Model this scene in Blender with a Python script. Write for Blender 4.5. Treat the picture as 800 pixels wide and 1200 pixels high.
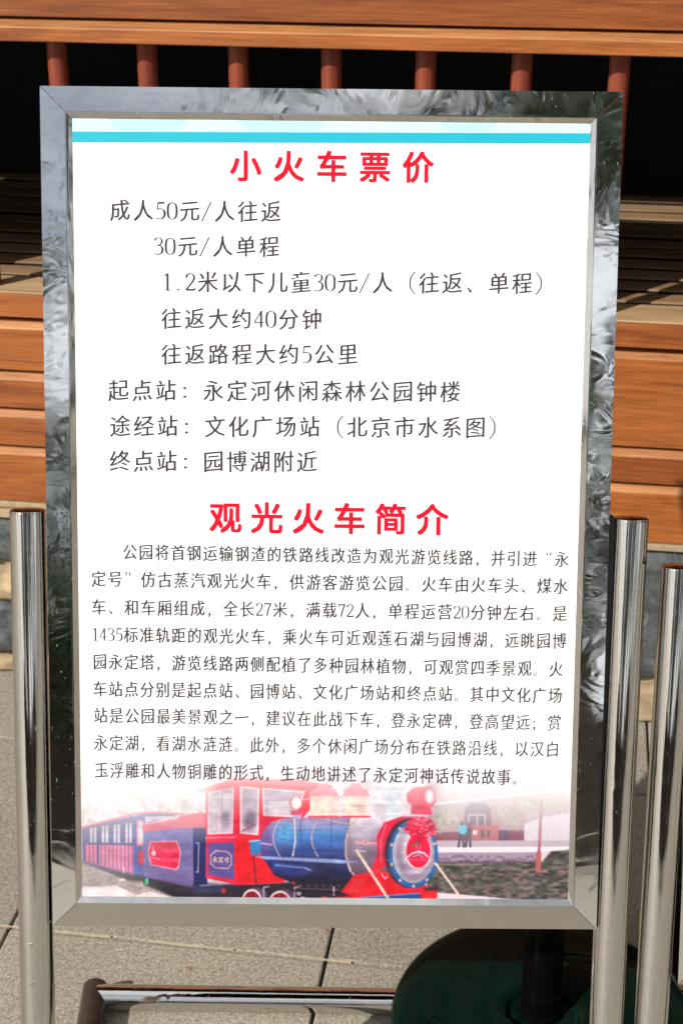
import bpy, bmesh, math, random
import numpy as np
from mathutils import Vector, Matrix, noise
R = math.radians
random.seed(7)
for o in list(bpy.data.objects): bpy.data.objects.remove(o)
SC = bpy.context.scene
COL = SC.collection

# ------------------------------------------------------------------ camera
cam_d = bpy.data.cameras.new('camera'); cam = bpy.data.objects.new('camera', cam_d); COL.objects.link(cam)
cam.location = (0, 0, 1.5); cam.rotation_euler = (R(90 - 25.6), 0, 0)
cam_d.sensor_fit = 'VERTICAL'; cam_d.sensor_height = 24.0; cam_d.lens = 24.0 * 1.5
cam_d.clip_start = 0.05; cam_d.clip_end = 500
cam_d.dof.use_dof = True; cam_d.dof.focus_distance = 1.55; cam_d.dof.aperture_fstop = 9.0
SC.camera = cam
# ------------------------------------------------------------------ sky and sun
SUNV = Vector((-0.618, -0.55, 0.562)).normalized()        # towards the sun
w = bpy.data.worlds.new('World'); SC.world = w; w.use_nodes = True
nt = w.node_tree; nt.nodes.clear()
sky = nt.nodes.new('ShaderNodeTexSky'); sky.sky_type = 'NISHITA'; sky.sun_disc = False
sky.sun_elevation = math.asin(SUNV.z); sky.sun_rotation = math.atan2(SUNV.x, SUNV.y)
sky.air_density = 1.0; sky.dust_density = 1.0; sky.altitude = 50
bg = nt.nodes.new('ShaderNodeBackground'); bg.inputs[1].default_value = 0.055
wo = nt.nodes.new('ShaderNodeOutputWorld')
tcw = nt.nodes.new('ShaderNodeTexCoord'); mpw = nt.nodes.new('ShaderNodeMapping'); mpw.inputs['Scale'].default_value = (1, 1, 2.6)
cn = nt.nodes.new('ShaderNodeTexNoise'); cn.inputs['Scale'].default_value = 2.3; cn.inputs['Detail'].default_value = 7; cn.inputs['Roughness'].default_value = .55
cr_ = nt.nodes.new('ShaderNodeValToRGB'); cr_.color_ramp.elements[0].position = .30; cr_.color_ramp.elements[1].position = .54; cr_.color_ramp.elements[1].color = (.8, .8, .8, 1)
cm = nt.nodes.new('ShaderNodeMix'); cm.data_type = 'RGBA'; cm.inputs[7].default_value = (20.0, 20.4, 21.0, 1)
nt.links.new(tcw.outputs['Generated'], mpw.inputs[0]); nt.links.new(mpw.outputs[0], cn.inputs['Vector']); nt.links.new(cn.outputs['Fac'], cr_.inputs[0])
nt.links.new(cr_.outputs[0], cm.inputs[0]); nt.links.new(sky.outputs[0], cm.inputs[6]); nt.links.new(cm.outputs[2], bg.inputs[0]); nt.links.new(bg.outputs[0], wo.inputs[0])
sd = bpy.data.lights.new('sun', 'SUN'); sd.energy = 5.0; sd.angle = R(0.5); sd.color = (1.0, 0.955, 0.88)
so = bpy.data.objects.new('sun', sd); COL.objects.link(so); so.location = (-3, -3, 4)
so.rotation_euler = SUNV.to_track_quat('Z', 'Y').to_euler()
SC.view_settings.view_transform = 'Standard'; SC.view_settings.look = 'None'
SC.view_settings.exposure = 0.08; SC.view_settings.gamma = 1.0
SC.view_settings.use_curve_mapping = False

# ------------------------------------------------------------------ node helpers
def mat(name):
    m = bpy.data.materials.new(name); m.use_nodes = True
    n = m.node_tree; n.nodes.clear()
    out = n.nodes.new('ShaderNodeOutputMaterial'); b = n.nodes.new('ShaderNodeBsdfPrincipled')
    n.links.new(b.outputs[0], out.inputs[0])
    return m, n, b
def N(n, t, **k):
    x = n.nodes.new(t)
    for a, v in k.items():
        if a.startswith('i_'): x.inputs[a[2:].replace('_', ' ')].default_value = v
        else: setattr(x, a, v)
    return x
def coords(n, scale=(1, 1, 1), kind='Object'):
    tc = N(n, 'ShaderNodeTexCoord'); mp = N(n, 'ShaderNodeMapping'); mp.inputs['Scale'].default_value = scale
    n.links.new(tc.outputs[kind], mp.inputs[0]); return mp
def noise_t(n, vec, scale, detail=4, rough=.55, dist=0):
    x = N(n, 'ShaderNodeTexNoise'); x.inputs['Scale'].default_value = scale; x.inputs['Detail'].default_value = detail
    x.inputs['Roughness'].default_value = rough; x.inputs['Distortion'].default_value = dist
    n.links.new(vec.outputs[0], x.inputs['Vector']); return x
def ramp(n, src, stops):
    r = N(n, 'ShaderNodeValToRGB'); e = r.color_ramp.elements
    while len(e) < len(stops): e.new(.5)
    for k, (p, c) in enumerate(stops):
        e[k].position = p; e[k].color = (*c, 1) if len(c) == 3 else c
    n.links.new(src, r.inputs[0]); return r
def mixc(n, f, a, b, mode='MIX'):
    x = N(n, 'ShaderNodeMix', data_type='RGBA', blend_type=mode)
    for s, v in ((0, f), (6, a), (7, b)):
        if hasattr(v, 'is_linked') or hasattr(v, 'links'): n.links.new(v, x.inputs[s])
        else: x.inputs[s].default_value = v if s == 0 else (*v, 1)
    return x.outputs[2]
def bump(n, b, src, strength, dist=.002):
    x = N(n, 'ShaderNodeBump'); x.inputs['Strength'].default_value = strength; x.inputs['Distance'].default_value = dist
    n.links.new(src, x.inputs['Height']); n.links.new(x.outputs[0], b.inputs['Normal']); return x
def math_n(n, op, a, b=None):
    x = N(n, 'ShaderNodeMath', operation=op)
    for s, v in ((0, a), (1, b)):
        if v is None: continue
        if isinstance(v, (int, float)): x.inputs[s].default_value = v
        else: n.links.new(v, x.inputs[s])
    return x.outputs[0]

def wood(name, base, dark, light, rough=.5, seed_var=.25):
    m, n, b = mat(name)
    tc = N(n, 'ShaderNodeTexCoord'); oi = N(n, 'ShaderNodeObjectInfo')
    off = N(n, 'ShaderNodeVectorMath', operation='MULTIPLY_ADD')
    cmb = N(n, 'ShaderNodeCombineXYZ')
    for k in range(3): n.links.new(oi.outputs['Random'], cmb.inputs[k])
    n.links.new(cmb.outputs[0], off.inputs[0]); off.inputs[1].default_value = (37, 11, 23)
    n.links.new(tc.outputs['Object'], off.inputs[2])
    mp = N(n, 'ShaderNodeMapping'); mp.inputs['Scale'].default_value = (1.0, 9, 9); n.links.new(off.outputs[0], mp.inputs[0])
    a = noise_t(n, mp, 2.0, 4, .55, .4)
    mp2 = N(n, 'ShaderNodeMapping'); mp2.inputs['Scale'].default_value = (2.0, 60, 60); n.links.new(off.outputs[0], mp2.inputs[0])
    f = noise_t(n, mp2, 4.0, 6, .65, .2)
    rings = math_n(n, 'FRACT', math_n(n, 'MULTIPLY', a.outputs['Fac'], 9.0))
    c1 = ramp(n, rings, [(0, base), (.5, light), (.86, base), (.95, dark), (1, base)])
    c2 = ramp(n, f.outputs['Fac'], [(.3, tuple(x * .62 for x in base)), (.55, base), (.75, light)])
    c = mixc(n, .80, c1.outputs[0], c2.outputs[0])
    mpb = N(n, 'ShaderNodeMapping'); mpb.inputs['Scale'].default_value = (2.4, 26, 26); n.links.new(off.outputs[0], mpb.inputs[0])
    bl = noise_t(n, mpb, 1.6, 6, .68, .8)
    blr = ramp(n, bl.outputs['Fac'], [(.30, (.62, .52, .44)), (.5, (1, 1, 1)), (.72, (1.12, 1.16, 1.2))]); c = mixc(n, 1.0, c, blr.outputs[0], 'MULTIPLY')
    mpf = N(n, 'ShaderNodeMapping'); mpf.inputs['Scale'].default_value = (6, 240, 240); n.links.new(off.outputs[0], mpf.inputs[0])
    fi = noise_t(n, mpf, 1.5, 4, .6); fr = ramp(n, fi.outputs['Fac'], [(.34, (.70, .64, .60)), (.5, (1, 1, 1))]); c = mixc(n, .7, c, fr.outputs[0], 'MULTIPLY')
    # knots
    mp3 = N(n, 'ShaderNodeMapping'); mp3.inputs['Scale'].default_value = (3.2, 7, 7); n.links.new(off.outputs[0], mp3.inputs[0])
    v = N(n, 'ShaderNodeTexVoronoi'); v.inputs['Scale'].default_value = 1.3; n.links.new(mp3.outputs[0], v.inputs['Vector'])
    kn = ramp(n, v.outputs['Distance'], [(.03, (.18, .18, .18)), (.09, (1, 1, 1))])
    c = mixc(n, 1.0, c, kn.outputs[0], 'MULTIPLY')
    tint = ramp(n, oi.outputs['Random'], [(0, (1 - seed_var, 1 - seed_var * 1.25, 1 - seed_var * 1.4)), (1, (1.0, 1.0, 1.0))])
    c = mixc(n, 1.0, c, tint.outputs[0], 'MULTIPLY')
    n.links.new(c, b.inputs['Base Color']); b.inputs['Roughness'].default_value = rough
    bump(n, b, f.outputs['Fac'], .35, .0015)
    return m
M = {}
M['wood'] = wood('orange_wood', (.37, .108, .020), (.20, .048, .009), (.50, .180, .046), .5, .40)
M['wood_edge_lit'] = wood('sun_glance_wood_edge', (.46, .19, .065), (.30, .11, .035), (.56, .28, .115), .5, .15)  # paler chamfers and rail top: sun glance put into the wood colour
M['wood_top'] = wood('weathered_wood', (.50, .33, .17), (.34, .20, .09), (.60, .43, .25), .65, .12)
M['wood_slat'] = wood('grey_brown_slat_wood', (.32, .20, .10), (.20, .12, .055), (.40, .27, .15), .7, .15)
M['wood_red'] = wood('baluster_wood', (.24, .040, .014), (.15, .022, .008), (.32, .065, .022), .55, .1)
M['wood_dark'] = wood('dark_interior_wood', (.005, .0036, .003), (.003, .002, .0015), (.008, .005, .004), .9, .1)  # near-black: interior shade put into the wood colour

def steel(name, wav, sc, rough=.07, col=(.74, .73, .715)):
    m, n, b = mat(name)
    b.inputs['Metallic'].default_value = 1
    mp = coords(n, sc); a = noise_t(n, mp, 1, 2, .5, 1.2)
    mp2 = coords(n, (1, 1, 1)); s = noise_t(n, mp2, 55, 3, .6)
    sm = ramp(n, s.outputs['Fac'], [(.35, (rough * .6,) * 3), (.7, (rough * 1.9,) * 3)])
    n.links.new(sm.outputs[0], b.inputs['Roughness'])
    mp3 = coords(n, (40, 40, 260)); t = noise_t(n, mp3, 1, 2, .6)
    cc = ramp(n, t.outputs['Fac'], [(.3, tuple(x * .93 for x in col)), (.7, col)])
    n.links.new(cc.outputs[0], b.inputs['Base Color'])
    # scratches: sparse stretched spots
    mp4 = coords(n, (520, 520, 150)); v = noise_t(n, mp4, 1, 1, .5)
    sc_ = ramp(n, v.outputs['Fac'], [(.735, (0, 0, 0)), (.79, (1, 1, 1))])
    bp = bump(n, b, a.outputs['Fac'], wav, .01)
    b2 = N(n, 'ShaderNodeBump'); b2.inputs['Strength'].default_value = .25; b2.inputs['Distance'].default_value = .0006
    n.links.new(sc_.outputs[0], b2.inputs['Height']); n.links.new(b2.outputs[0], bp.inputs['Normal'])
    return m
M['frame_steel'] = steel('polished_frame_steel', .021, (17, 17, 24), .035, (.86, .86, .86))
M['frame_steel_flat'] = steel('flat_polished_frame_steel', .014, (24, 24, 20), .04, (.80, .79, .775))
M['frame_steel_low'] = steel('ground_reflection_frame_steel', .010, (14, 14, 14), .05, (.60, .57, .52))  # bottom bar: warm darker ground reflection put into the steel colour
M['tube_steel'] = steel('polished_tube_steel', .05, (20, 20, 5), .045, (.66, .64, .61))
def plain(name, col, rough=.5, metal=0, nz=.12, sc=30, bmp=0, coat=0):
    m, n, b = mat(name)
    mp = coords(n); a = noise_t(n, mp, sc, 5, .6)
    c = ramp(n, a.outputs['Fac'], [(.25, tuple(x * (1 - nz) for x in col)), (.75, tuple(min(1, x * (1 + nz)) for x in col))])
    n.links.new(c.outputs[0], b.inputs['Base Color'])
    b.inputs['Roughness'].default_value = rough; b.inputs['Metallic'].default_value = metal
    b.inputs['Coat Weight'].default_value = coat
    if bmp: bump(n, b, a.outputs['Fac'], bmp, .001)
    return m
M['side_rail'] = plain('dark_reflection_steel', (.035, .028, .023), .30, 0, .5, 40)  # side tubes: dark reflections on polished steel put into the colour
M['panel'] = plain('white_sign_sheet', (.86, .86, .865), .38, 0, .01, 6)
M['ink'] = plain('dark_print_ink', (.042, .036, .046), .7, 0, .15, 60)
M['red_ink'] = plain('red_print_ink', (.74, .002, .020), .7, 0, .05, 40)
for k_ in ('ink', 'red_ink'): M[k_].node_tree.nodes['Principled BSDF'].inputs['Specular IOR Level'].default_value = .15
M['black'] = plain('gap_shade_black', (.008, .008, .008), .7)  # flat black for the shaded gap beside the frame
M['iron'] = plain('black_painted_iron', (.0018, .002, .002), .28, 0, .2, 40, .1)
M['iron'].node_tree.nodes['Principled BSDF'].inputs['Specular IOR Level'].default_value = .07
M['cap'] = plain('wood_reflection_cap_steel', (.30, .20, .15), .16, 1, .5, 70)  # brown of the caps is reflected orange wood put into the colour
M['green'] = plain('dark_green_enamel', (.0012, .0105, .0075), .11, 0, .3, 25, .05, 0)
M['green'].node_tree.nodes['Principled BSDF'].inputs['Specular IOR Level'].default_value = .085
M['mortar'] = plain('tan_mortar', (.34, .25, .15), .9, 0, .25, 60, .4)
M['sand_stone'] = plain('tan_sandstone', (.33, .245, .145), .85, 0, .5, 22, 1.0)
M['joint_dark'] = plain('dark_soil', (.035, .03, .026), .95, 0, .3, 60)
M['joint_pale'] = plain('pale_mortar', (.46, .39, .28), .9, 0, .2, 120, .3)
def slate():
    m, n, b = mat('grey_slate'); mp = coords(n)
    a = noise_t(n, mp, 12, 8, .68, 1.2); f = noise_t(n, mp, 70, 5, .7)
    c = ramp(n, a.outputs['Fac'], [(.32, (.022, .028, .032)), (.5, (.060, .070, .076)), (.60, (.13, .145, .15)), (.70, (.30, .27, .22))])
    c2 = mixc(n, .35, c.outputs[0], ramp(n, f.outputs['Fac'], [(.3, (.02, .025, .028)), (.7, (.17, .18, .18))]).outputs[0])
    n.links.new(c2, b.inputs['Base Color']); b.inputs['Roughness'].default_value = .6
    bump(n, b, math_n(n, 'ADD', a.outputs['Fac'], math_n(n, 'MULTIPLY', f.outputs['Fac'], .25)), 1.0, .009)
    return m
M['slate'] = slate()
def granite():
    m, n, b = mat('flamed_granite'); mp = coords(n)
    oi = N(n, 'ShaderNodeObjectInfo')
    f = noise_t(n, mp, 290, 3, .7); g = noise_t(n, mp, 130, 2, .6); l = noise_t(n, mp, 5, 5, .6, .5)
    c = ramp(n, f.outputs['Fac'], [(.30, (.15, .134, .108)), (.5, (.35, .315, .255)), (.70, (.58, .54, .46))])
    d = ramp(n, g.outputs['Fac'], [(.30, (.72, .70, .68)), (.6, (1, 1, 1))])
    e = ramp(n, l.outputs['Fac'], [(.3, (.84, .83, .82)), (.55, (1, 1, 1)), (.75, (.93, .89, .84))])
    st = noise_t(n, mp, 23, 2, .4)   # small rusty drops
    rs = ramp(n, st.outputs['Fac'], [(.69, (1, 1, 1)), (.73, (.74, .52, .42))])
    c1 = mixc(n, 1, c.outputs[0], d.outputs[0], 'MULTIPLY'); c1 = mixc(n, 1, c1, e.outputs[0], 'MULTIPLY')
    c1 = mixc(n, 1, c1, rs.outputs[0], 'MULTIPLY')
    t = ramp(n, oi.outputs['Random'], [(0, (.84, .84, .85)), (1, (1.03, 1.02, 1.0))])
    c1 = mixc(n, 1, c1, t.outputs[0], 'MULTIPLY')
    n.links.new(c1, b.inputs['Base Color']); b.inputs['Roughness'].default_value = .78
    bump(n, b, math_n(n, 'ADD', f.outputs['Fac'], g.outputs['Fac']), .55, .0012)
    return m
M['granite'] = granite()
M['bark'] = plain('grey_bark', (.10, .075, .055), .9, 0, .4, 12, .6)
def leafm(name, c):
    m, n, b = mat(name); oi = N(n, 'ShaderNodeTexCoord'); a = N(n, 'ShaderNodeTexNoise'); a.inputs['Scale'].default_value = 1.1
    n.links.new(oi.outputs['Object'], a.inputs['Vector'])
    r = ramp(n, a.outputs['Fac'], [(.3, tuple(x * .6 for x in c)), (.7, tuple(x * 1.4 for x in c))])
    n.links.new(r.outputs[0], b.inputs['Base Color']); b.inputs['Roughness'].default_value = .6
    return m
M['leaf'] = leafm('green_leaves', (.035, .062, .018)); M['leaf_dark'] = leafm('dark_conifer_leaves', (.016, .032, .016))

# ------------------------------------------------------------------ object helpers
def link(name, me, parent=None, m=None):
    o = bpy.data.objects.new(name, me); COL.objects.link(o)
    if m is not None: me.materials.append(m)
    if parent is not None: o.parent = parent
    return o
def from_bm(name, bm, m, parent=None, smooth=False):
    me = bpy.data.meshes.new(name); bmesh.ops.recalc_face_normals(bm, faces=bm.faces); bm.to_mesh(me); bm.free()
    if smooth:
        me.polygons.foreach_set('use_smooth', [True] * len(me.polygons))
        me.update()
    return link(name, me, parent, m)
def smooth_by_angle(o, deg=35):
    bm = bmesh.new(); bm.from_mesh(o.data)
    for f in bm.faces: f.smooth = True
    for e in bm.edges:
        e.smooth = not (len(e.link_faces) == 2 and e.calc_face_angle(0) > R(deg))
    bm.to_mesh(o.data); bm.free(); return o
def tag(o, label=None, cat=None, group=None, kind=None):
    for k, v in (('label', label), ('category', cat), ('group', group), ('kind', kind)):
        if v: o[k] = v
    return o
def empty(name, matrix):
    o = bpy.data.objects.new(name, None); COL.objects.link(o); o.empty_display_size = .1; o.matrix_world = matrix; return o
def box_bm(x0, x1, y0, y1, z0, z1, bev=0, seg=2, bm=None):
    bm = bm or bmesh.new()
    r = bmesh.ops.create_cube(bm, size=1)
    for v in r['verts']:
        v.co = Vector(((x0 + x1) / 2 + v.co.x * (x1 - x0), (y0 + y1) / 2 + v.co.y * (y1 - y0), (z0 + z1) / 2 + v.co.z * (z1 - z0)))
    if bev: bmesh.ops.bevel(bm, geom=list({e for v in r['verts'] for e in v.link_edges}), offset=bev, segments=seg, affect='EDGES', profile=.5)
    return bm
def tube_bm(p0, p1, r, seg=32, caps=True, bm=None, rings=1):
    bm = bm or bmesh.new(); p0 = Vector(p0); p1 = Vector(p1); d = (p1 - p0).normalized()
    a = d.orthogonal().normalized(); b = d.cross(a); prev = None; first = None
    for i in range(rings + 1):
        c = p0.lerp(p1, i / rings)
        ring = [bm.verts.new(c + (a * math.cos(2 * math.pi * k / seg) + b * math.sin(2 * math.pi * k / seg)) * r) for k in range(seg)]
        if prev:
            for k in range(seg): bm.faces.new((prev[k], prev[(k + 1) % seg], ring[(k + 1) % seg], ring[k]))
        else: first = ring
        prev = ring
    if caps: bm.faces.new(first); bm.faces.new(prev)
    return bm
def lathe_bm(prof, seg=48, cx=0, cy=0, bm=None):
    bm = bm or bmesh.new(); prev = None
    for (r, z) in prof:
        if r < 1e-6: ring = [bm.verts.new((cx, cy, z))]
        else: ring = [bm.verts.new((cx + r * math.cos(2 * math.pi * k / seg), cy + r * math.sin(2 * math.pi * k / seg), z)) for k in range(seg)]
        if prev:
            for k in range(seg):
                q = (k + 1) % seg
                if len(prev) == 1: bm.faces.new((prev[0], ring[q], ring[k]))
                elif len(ring) == 1: bm.faces.new((prev[k], prev[q], ring[0]))
                else: bm.faces.new((prev[k], prev[q], ring[q], ring[k]))
        prev = ring
    return bm
def prism_bm(pts, x0, x1):                      # profile in (y, z), extruded along x
    bm = bmesh.new()
    a = [bm.verts.new((x0, y, z)) for y, z in pts]; b = [bm.verts.new((x1, y, z)) for y, z in pts]
    n = len(pts); bm.faces.new(a); bm.faces.new(b[::-1])
    for i in range(n): bm.faces.new((a[i], b[i], b[(i + 1) % n], a[(i + 1) % n]))
    return bm

# ================================================================== THE GROUND
WY = R(-8.6)
PAV = Matrix.Translation((-.022, 1.674, 0)) @ Matrix.Rotation(WY, 4, 'Z')
bm = bmesh.new(); bmesh.ops.create_grid(bm, x_segments=40, y_segments=40, size=70)
ground = from_bm('ground', bm, M['joint_dark']); ground.location = (0, 0, -.016); tag(ground, kind='structure')
far = M['granite']
S = .462
def slab_mesh(i):
    g = .0022
    rn = random.Random(i)
    bm = box_bm(g, S - g, .0030, S - .0030, -.03, 0, .0022, 2)
    me = bpy.data.meshes.new('paving_slab'); bmesh.ops.recalc_face_normals(bm, faces=bm.faces); bm.to_mesh(me); bm.free(); me.materials.append(M['granite']); return me
sm = [slab_mesh(i) for i in range(1)]
pavement = empty('pavement', PAV); tag(pavement, kind='structure')
rn = random.Random(3)
for i in range(-6, 7):
    for j in range(-9, 3):
        y_top = (j + 1) * S
        o = link('paving_slab', sm[0], pavement)
        o.location = (i * S, j * S, rn.uniform(-.0012, .0008)); o.rotation_euler = (rn.uniform(-.001, .001), rn.uniform(-.001, .001), rn.uniform(-.0016, .0016))
# pale mortar in the joints that run along the step
bm = bmesh.new()
for j in range(-6, 3):
    x = -6 * S
    y = j * S; k = 0; prev = None
    while x < 6 * S:
        wv = .0019 + .0017 * noise.noise(Vector((x * 16, y, 0))); 
        q = (bm.verts.new((x, y - wv, .0006)), bm.verts.new((x, y + wv, .0006)))
        if prev and noise.noise(Vector((x * 6, y * 5, 4))) > -.12: bm.faces.new((prev[0], q[0], q[1], prev[1]))
        prev = q; x += .012
mo = from_bm('mortar_line', bm, M['joint_pale'], pavement); mo['kind'] = 'stuff'
# paving further off (reflected in the steel), one sheet under the slabs
bm = bmesh.new()
v = [bm.verts.new(p) for p in ((-30, -30, -.012), (30, -30, -.012), (30, 12, -.012), (-30, 12, -.012))]; bm.faces.new(v)
fp = from_bm('distant_pavement', bm, M['granite']); tag(fp, kind='structure'); fp.rotation_euler = (0, 0, WY)
M['joint_dark2'] = M['joint_dark']
# dark bed that shows in the open joints, above the sheet, below the slab tops
bm = bmesh.new(); v = [bm.verts.new(p) for p in ((-6 * S, -9 * S, -.008), (7 * S, -9 * S, -.008), (7 * S, 3 * S, -.008), (-6 * S, 3 * S, -.008))]; bm.faces.new(v)
from_bm('joint_bed', bm, M['joint_dark'], pavement)

# ================================================================== THE PAVILION (local: x along the front, y inwards, z up)
PM = Matrix.Translation((-.635, 2.451, 0)) @ Matrix.Rotation(WY, 4, 'Z')
pav = empty('wooden_pavilion', PM)
tag(pav, 'orange wooden pavilion with slatted floor, round balusters and rubble stone foot behind the notice board', 'pavilion')
A, B = -2.4, 4.6
def board(z0, z1, x0, x1, y0=0.0, y1=.03, ch=.010, m='wood', name='board', bow=0):
    pts = [(y0, z0), (y1, z0), (y1, z1), (y0 + ch, z1), (y0, z1 - ch * .9)] if ch else [(y0, z0), (y1, z0), (y1, z1), (y0, z1)]
    L = x1 - x0
    bm = prism_bm(pts, -L / 2, L / 2)
    bmesh.ops.bevel(bm, geom=bm.edges[:], offset=.0012, segments=1, affect='EDGES')
    o = from_bm(name, bm, M[m], pav); o.location = ((x0 + x1) / 2, 0, 0)
    if ch:
        o.data.materials.append(M['wood_edge_lit'])
        for p in o.data.polygons:
            if p.normal.z > .3 and p.normal.y < -.2 and p.area > .002: p.material_index = 1  # chamfers facing the sun take the paler lit colour
    return o
for z0, z1 in ((.597, .683), (.5285, .5915), (.4585, .5235), (.352, .4535)): board(z0, z1, A, .53, .0, .03, .013)
for z0, z1 in ((.5225, .684), (.4585, .517), (.352, .4535)): board(z0, z1, .534, B, .001, .03, .013)
# nosing of the floor, pale on its top
for x0, x1 in ((A, .61), (.612, B)):
    board(.692, .7315, x0, x1, -.004, .05, .0, 'wood', 'floor_nosing')
    bm = box_bm(-(x1 - x0) / 2, (x1 - x0) / 2, -.0045, .083, .732, .736, .0015, 1)
    o = from_bm('floor_edge_board', bm, M['wood_top'], pav); o.location = ((x0 + x1) / 2, 0, 0)
# floor slats with open gaps
y = .101; k = 0; sl = None
while y < .79:
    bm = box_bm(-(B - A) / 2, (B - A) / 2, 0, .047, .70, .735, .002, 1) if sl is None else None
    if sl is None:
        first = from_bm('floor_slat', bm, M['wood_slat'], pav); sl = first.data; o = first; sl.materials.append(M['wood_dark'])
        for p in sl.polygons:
            if abs(p.normal.y) > .8: p.material_index = 1  # sides coloured dark so the gaps read as shade

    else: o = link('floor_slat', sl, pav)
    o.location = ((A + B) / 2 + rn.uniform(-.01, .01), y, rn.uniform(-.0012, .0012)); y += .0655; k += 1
from_bm('floor_void', box_bm(A, B, .05, 1.6, .55, .56), M['wood_dark'], pav)  # dark sheet standing in for the shaded floor past the slats
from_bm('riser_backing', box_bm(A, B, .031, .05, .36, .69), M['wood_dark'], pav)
# hand rail: wide top board, groove, slanted moulding
for x0, x1 in ((A, B),):
    board(1.1715, 1.215, x0, x1, -.006, .060, 0, 'wood', 'top_rail')
    L = (x1 - x0)
    bm = prism_bm([(-.020, 1.137), (.055, 1.137), (.055, 1.168), (.006, 1.168), (-.020, 1.1585)], -L / 2, L / 2)
    bmesh.ops.bevel(bm, geom=bm.edges[:], offset=.0015, segments=1, affect='EDGES')
    o = from_bm('lower_rail', bm, M['wood'], pav); o.location = ((x0 + x1) / 2, 0, 0); o.data.materials.append(M['wood_edge_lit'])
    for p in o.data.polygons:
        if p.normal.z > .3 and p.area > .01: p.material_index = 1  # slanted top painted paler for the sun on it
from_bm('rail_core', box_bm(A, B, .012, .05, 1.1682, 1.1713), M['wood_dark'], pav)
# round balusters (grain along the bar: the mesh is built along x and stood up)
bal = None
for i in range(-12, 28):
    s = .193 + .1431 * i
    if bal is None:
        bm = tube_bm((-.2, 0, 0), (.2005, 0, 0), .0155, 24, True)
        bo = smooth_by_angle(from_bm('baluster', bm, M['wood_red'], pav)); bal = bo.data
    else: bo = link('baluster', bal, pav)
    bo.rotation_euler = (rn.uniform(0, 6), R(-90), 0); bo.location = (s, .030, .9365)
# added panel, unseen behind the notice board, to shade the floor
from_bm('floor_shade_panel', box_bm(.235, 1.054, .075, .090, .737, 1.050, .002, 1), M['wood'], pav)
# dark interior; unseen roof set low to hold sun and sky off the floor
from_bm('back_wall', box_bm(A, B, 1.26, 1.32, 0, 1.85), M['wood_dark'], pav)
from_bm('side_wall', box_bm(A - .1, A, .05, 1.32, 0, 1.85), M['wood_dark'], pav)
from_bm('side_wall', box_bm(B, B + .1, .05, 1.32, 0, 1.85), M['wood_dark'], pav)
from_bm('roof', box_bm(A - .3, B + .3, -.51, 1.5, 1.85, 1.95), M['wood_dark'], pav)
from_bm('shade_column', box_bm(-.56, -.125, -.01, .32, .0, 1.85, .01, 2), M['wood_red'], pav)  # unseen column added to shade the left part of the floor
# stone foot
from_bm('stone_ledge', box_bm(A, B, -.004, .06, .339, .3505, .002, 1), M['mortar'], pav)
from_bm('mortar_bed', box_bm(A, B, .012, .08, -.02, .3385), M['mortar'], pav)
def stone(s0, s1, h0, h1, m, seed, flat=.3):
    rr = random.Random(seed); bm = bmesh.new(); nx, nz = 26, 16
    cx, cz = (s0 + s1) / 2, (h0 + h1) / 2; W, H = (s1 - s0), (h1 - h0); g = []
    for j in range(nz + 1):
        row = []
        for i in range(nx + 1):
            u, v = i / nx * 2 - 1, j / nz * 2 - 1
            e = max(abs(u), abs(v))
            cut = 1 - .13 * max(0, abs(u) * abs(v)) ** 3 - .10 * noise.noise(Vector((u * 1.6, v * 1.6, seed * 3.1))) - .05 * noise.noise(Vector((u * 5, v * 5, seed)))
            x = cx + u * W / 2 * cut; z = cz + v * H / 2 * (1 - .1 * (abs(u) * abs(v)) ** 3 - .10 * abs(noise.noise(Vector((cx + u * 3, v * 1.2, seed * 7.7)))) - .05 * abs(noise.noise(Vector((u * 9, v, seed)))))
            d = -.006 + .020 * max(0, (e - .86) / .14) ** 1.5 - .011 * noise.noise(Vector((x * 18, z * 26, seed))) - .005 * noise.noise(Vector((x * 60, z * 60, seed)))
            row.append(bm.verts.new((x - cx, d, z - cz)))
        g.append(row)
    for j in range(nz):
        for i in range(nx): bm.faces.new((g[j][i], g[j][i + 1], g[j + 1][i + 1], g[j + 1][i]))
    o = from_bm('stone', bm, M[m], pav, True); o.location = (cx, 0, cz); return o
stone(-.16, .16, .223, .320, 'slate', 1); stone(-.20, .10, .036, .146, 'slate', 2)
stone(-.19, .12, .150, .220, 'sand_stone', 3); stone(-.12, .16, .003, .033, 'sand_stone', 4)
stone(-.13, .17, .322, .3375, 'sand_stone', 5)
stone(.92, 1.52, .080, .336, 'slate', 6); stone(1.02, 1.40, .002, .076, 'sand_stone', 7); stone(.72, 1.015, .002, .074, 'sand_stone', 8)
k = 10
for (a, b_) in ((A, -.22), (.17, .90), (1.54, B)):
    x = a
    while x < b_ - .05:
        wd = min(rn.uniform(.2, .34), b_ - x)
        if b_ - x - wd < .1: wd = b_ - x
        z = .003
        while z < .30:
            hh = rn.uniform(.06, .12)
            if .336 - z - hh < .05: hh = .336 - z
            if not (a == .17 and z < .08 and x > .6): stone(x + .003, x + wd - .003, z, z + hh - .004, rn.choice(['slate', 'sand_stone', 'slate']), k)
            k += 1; z += hh
        x += wd

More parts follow.
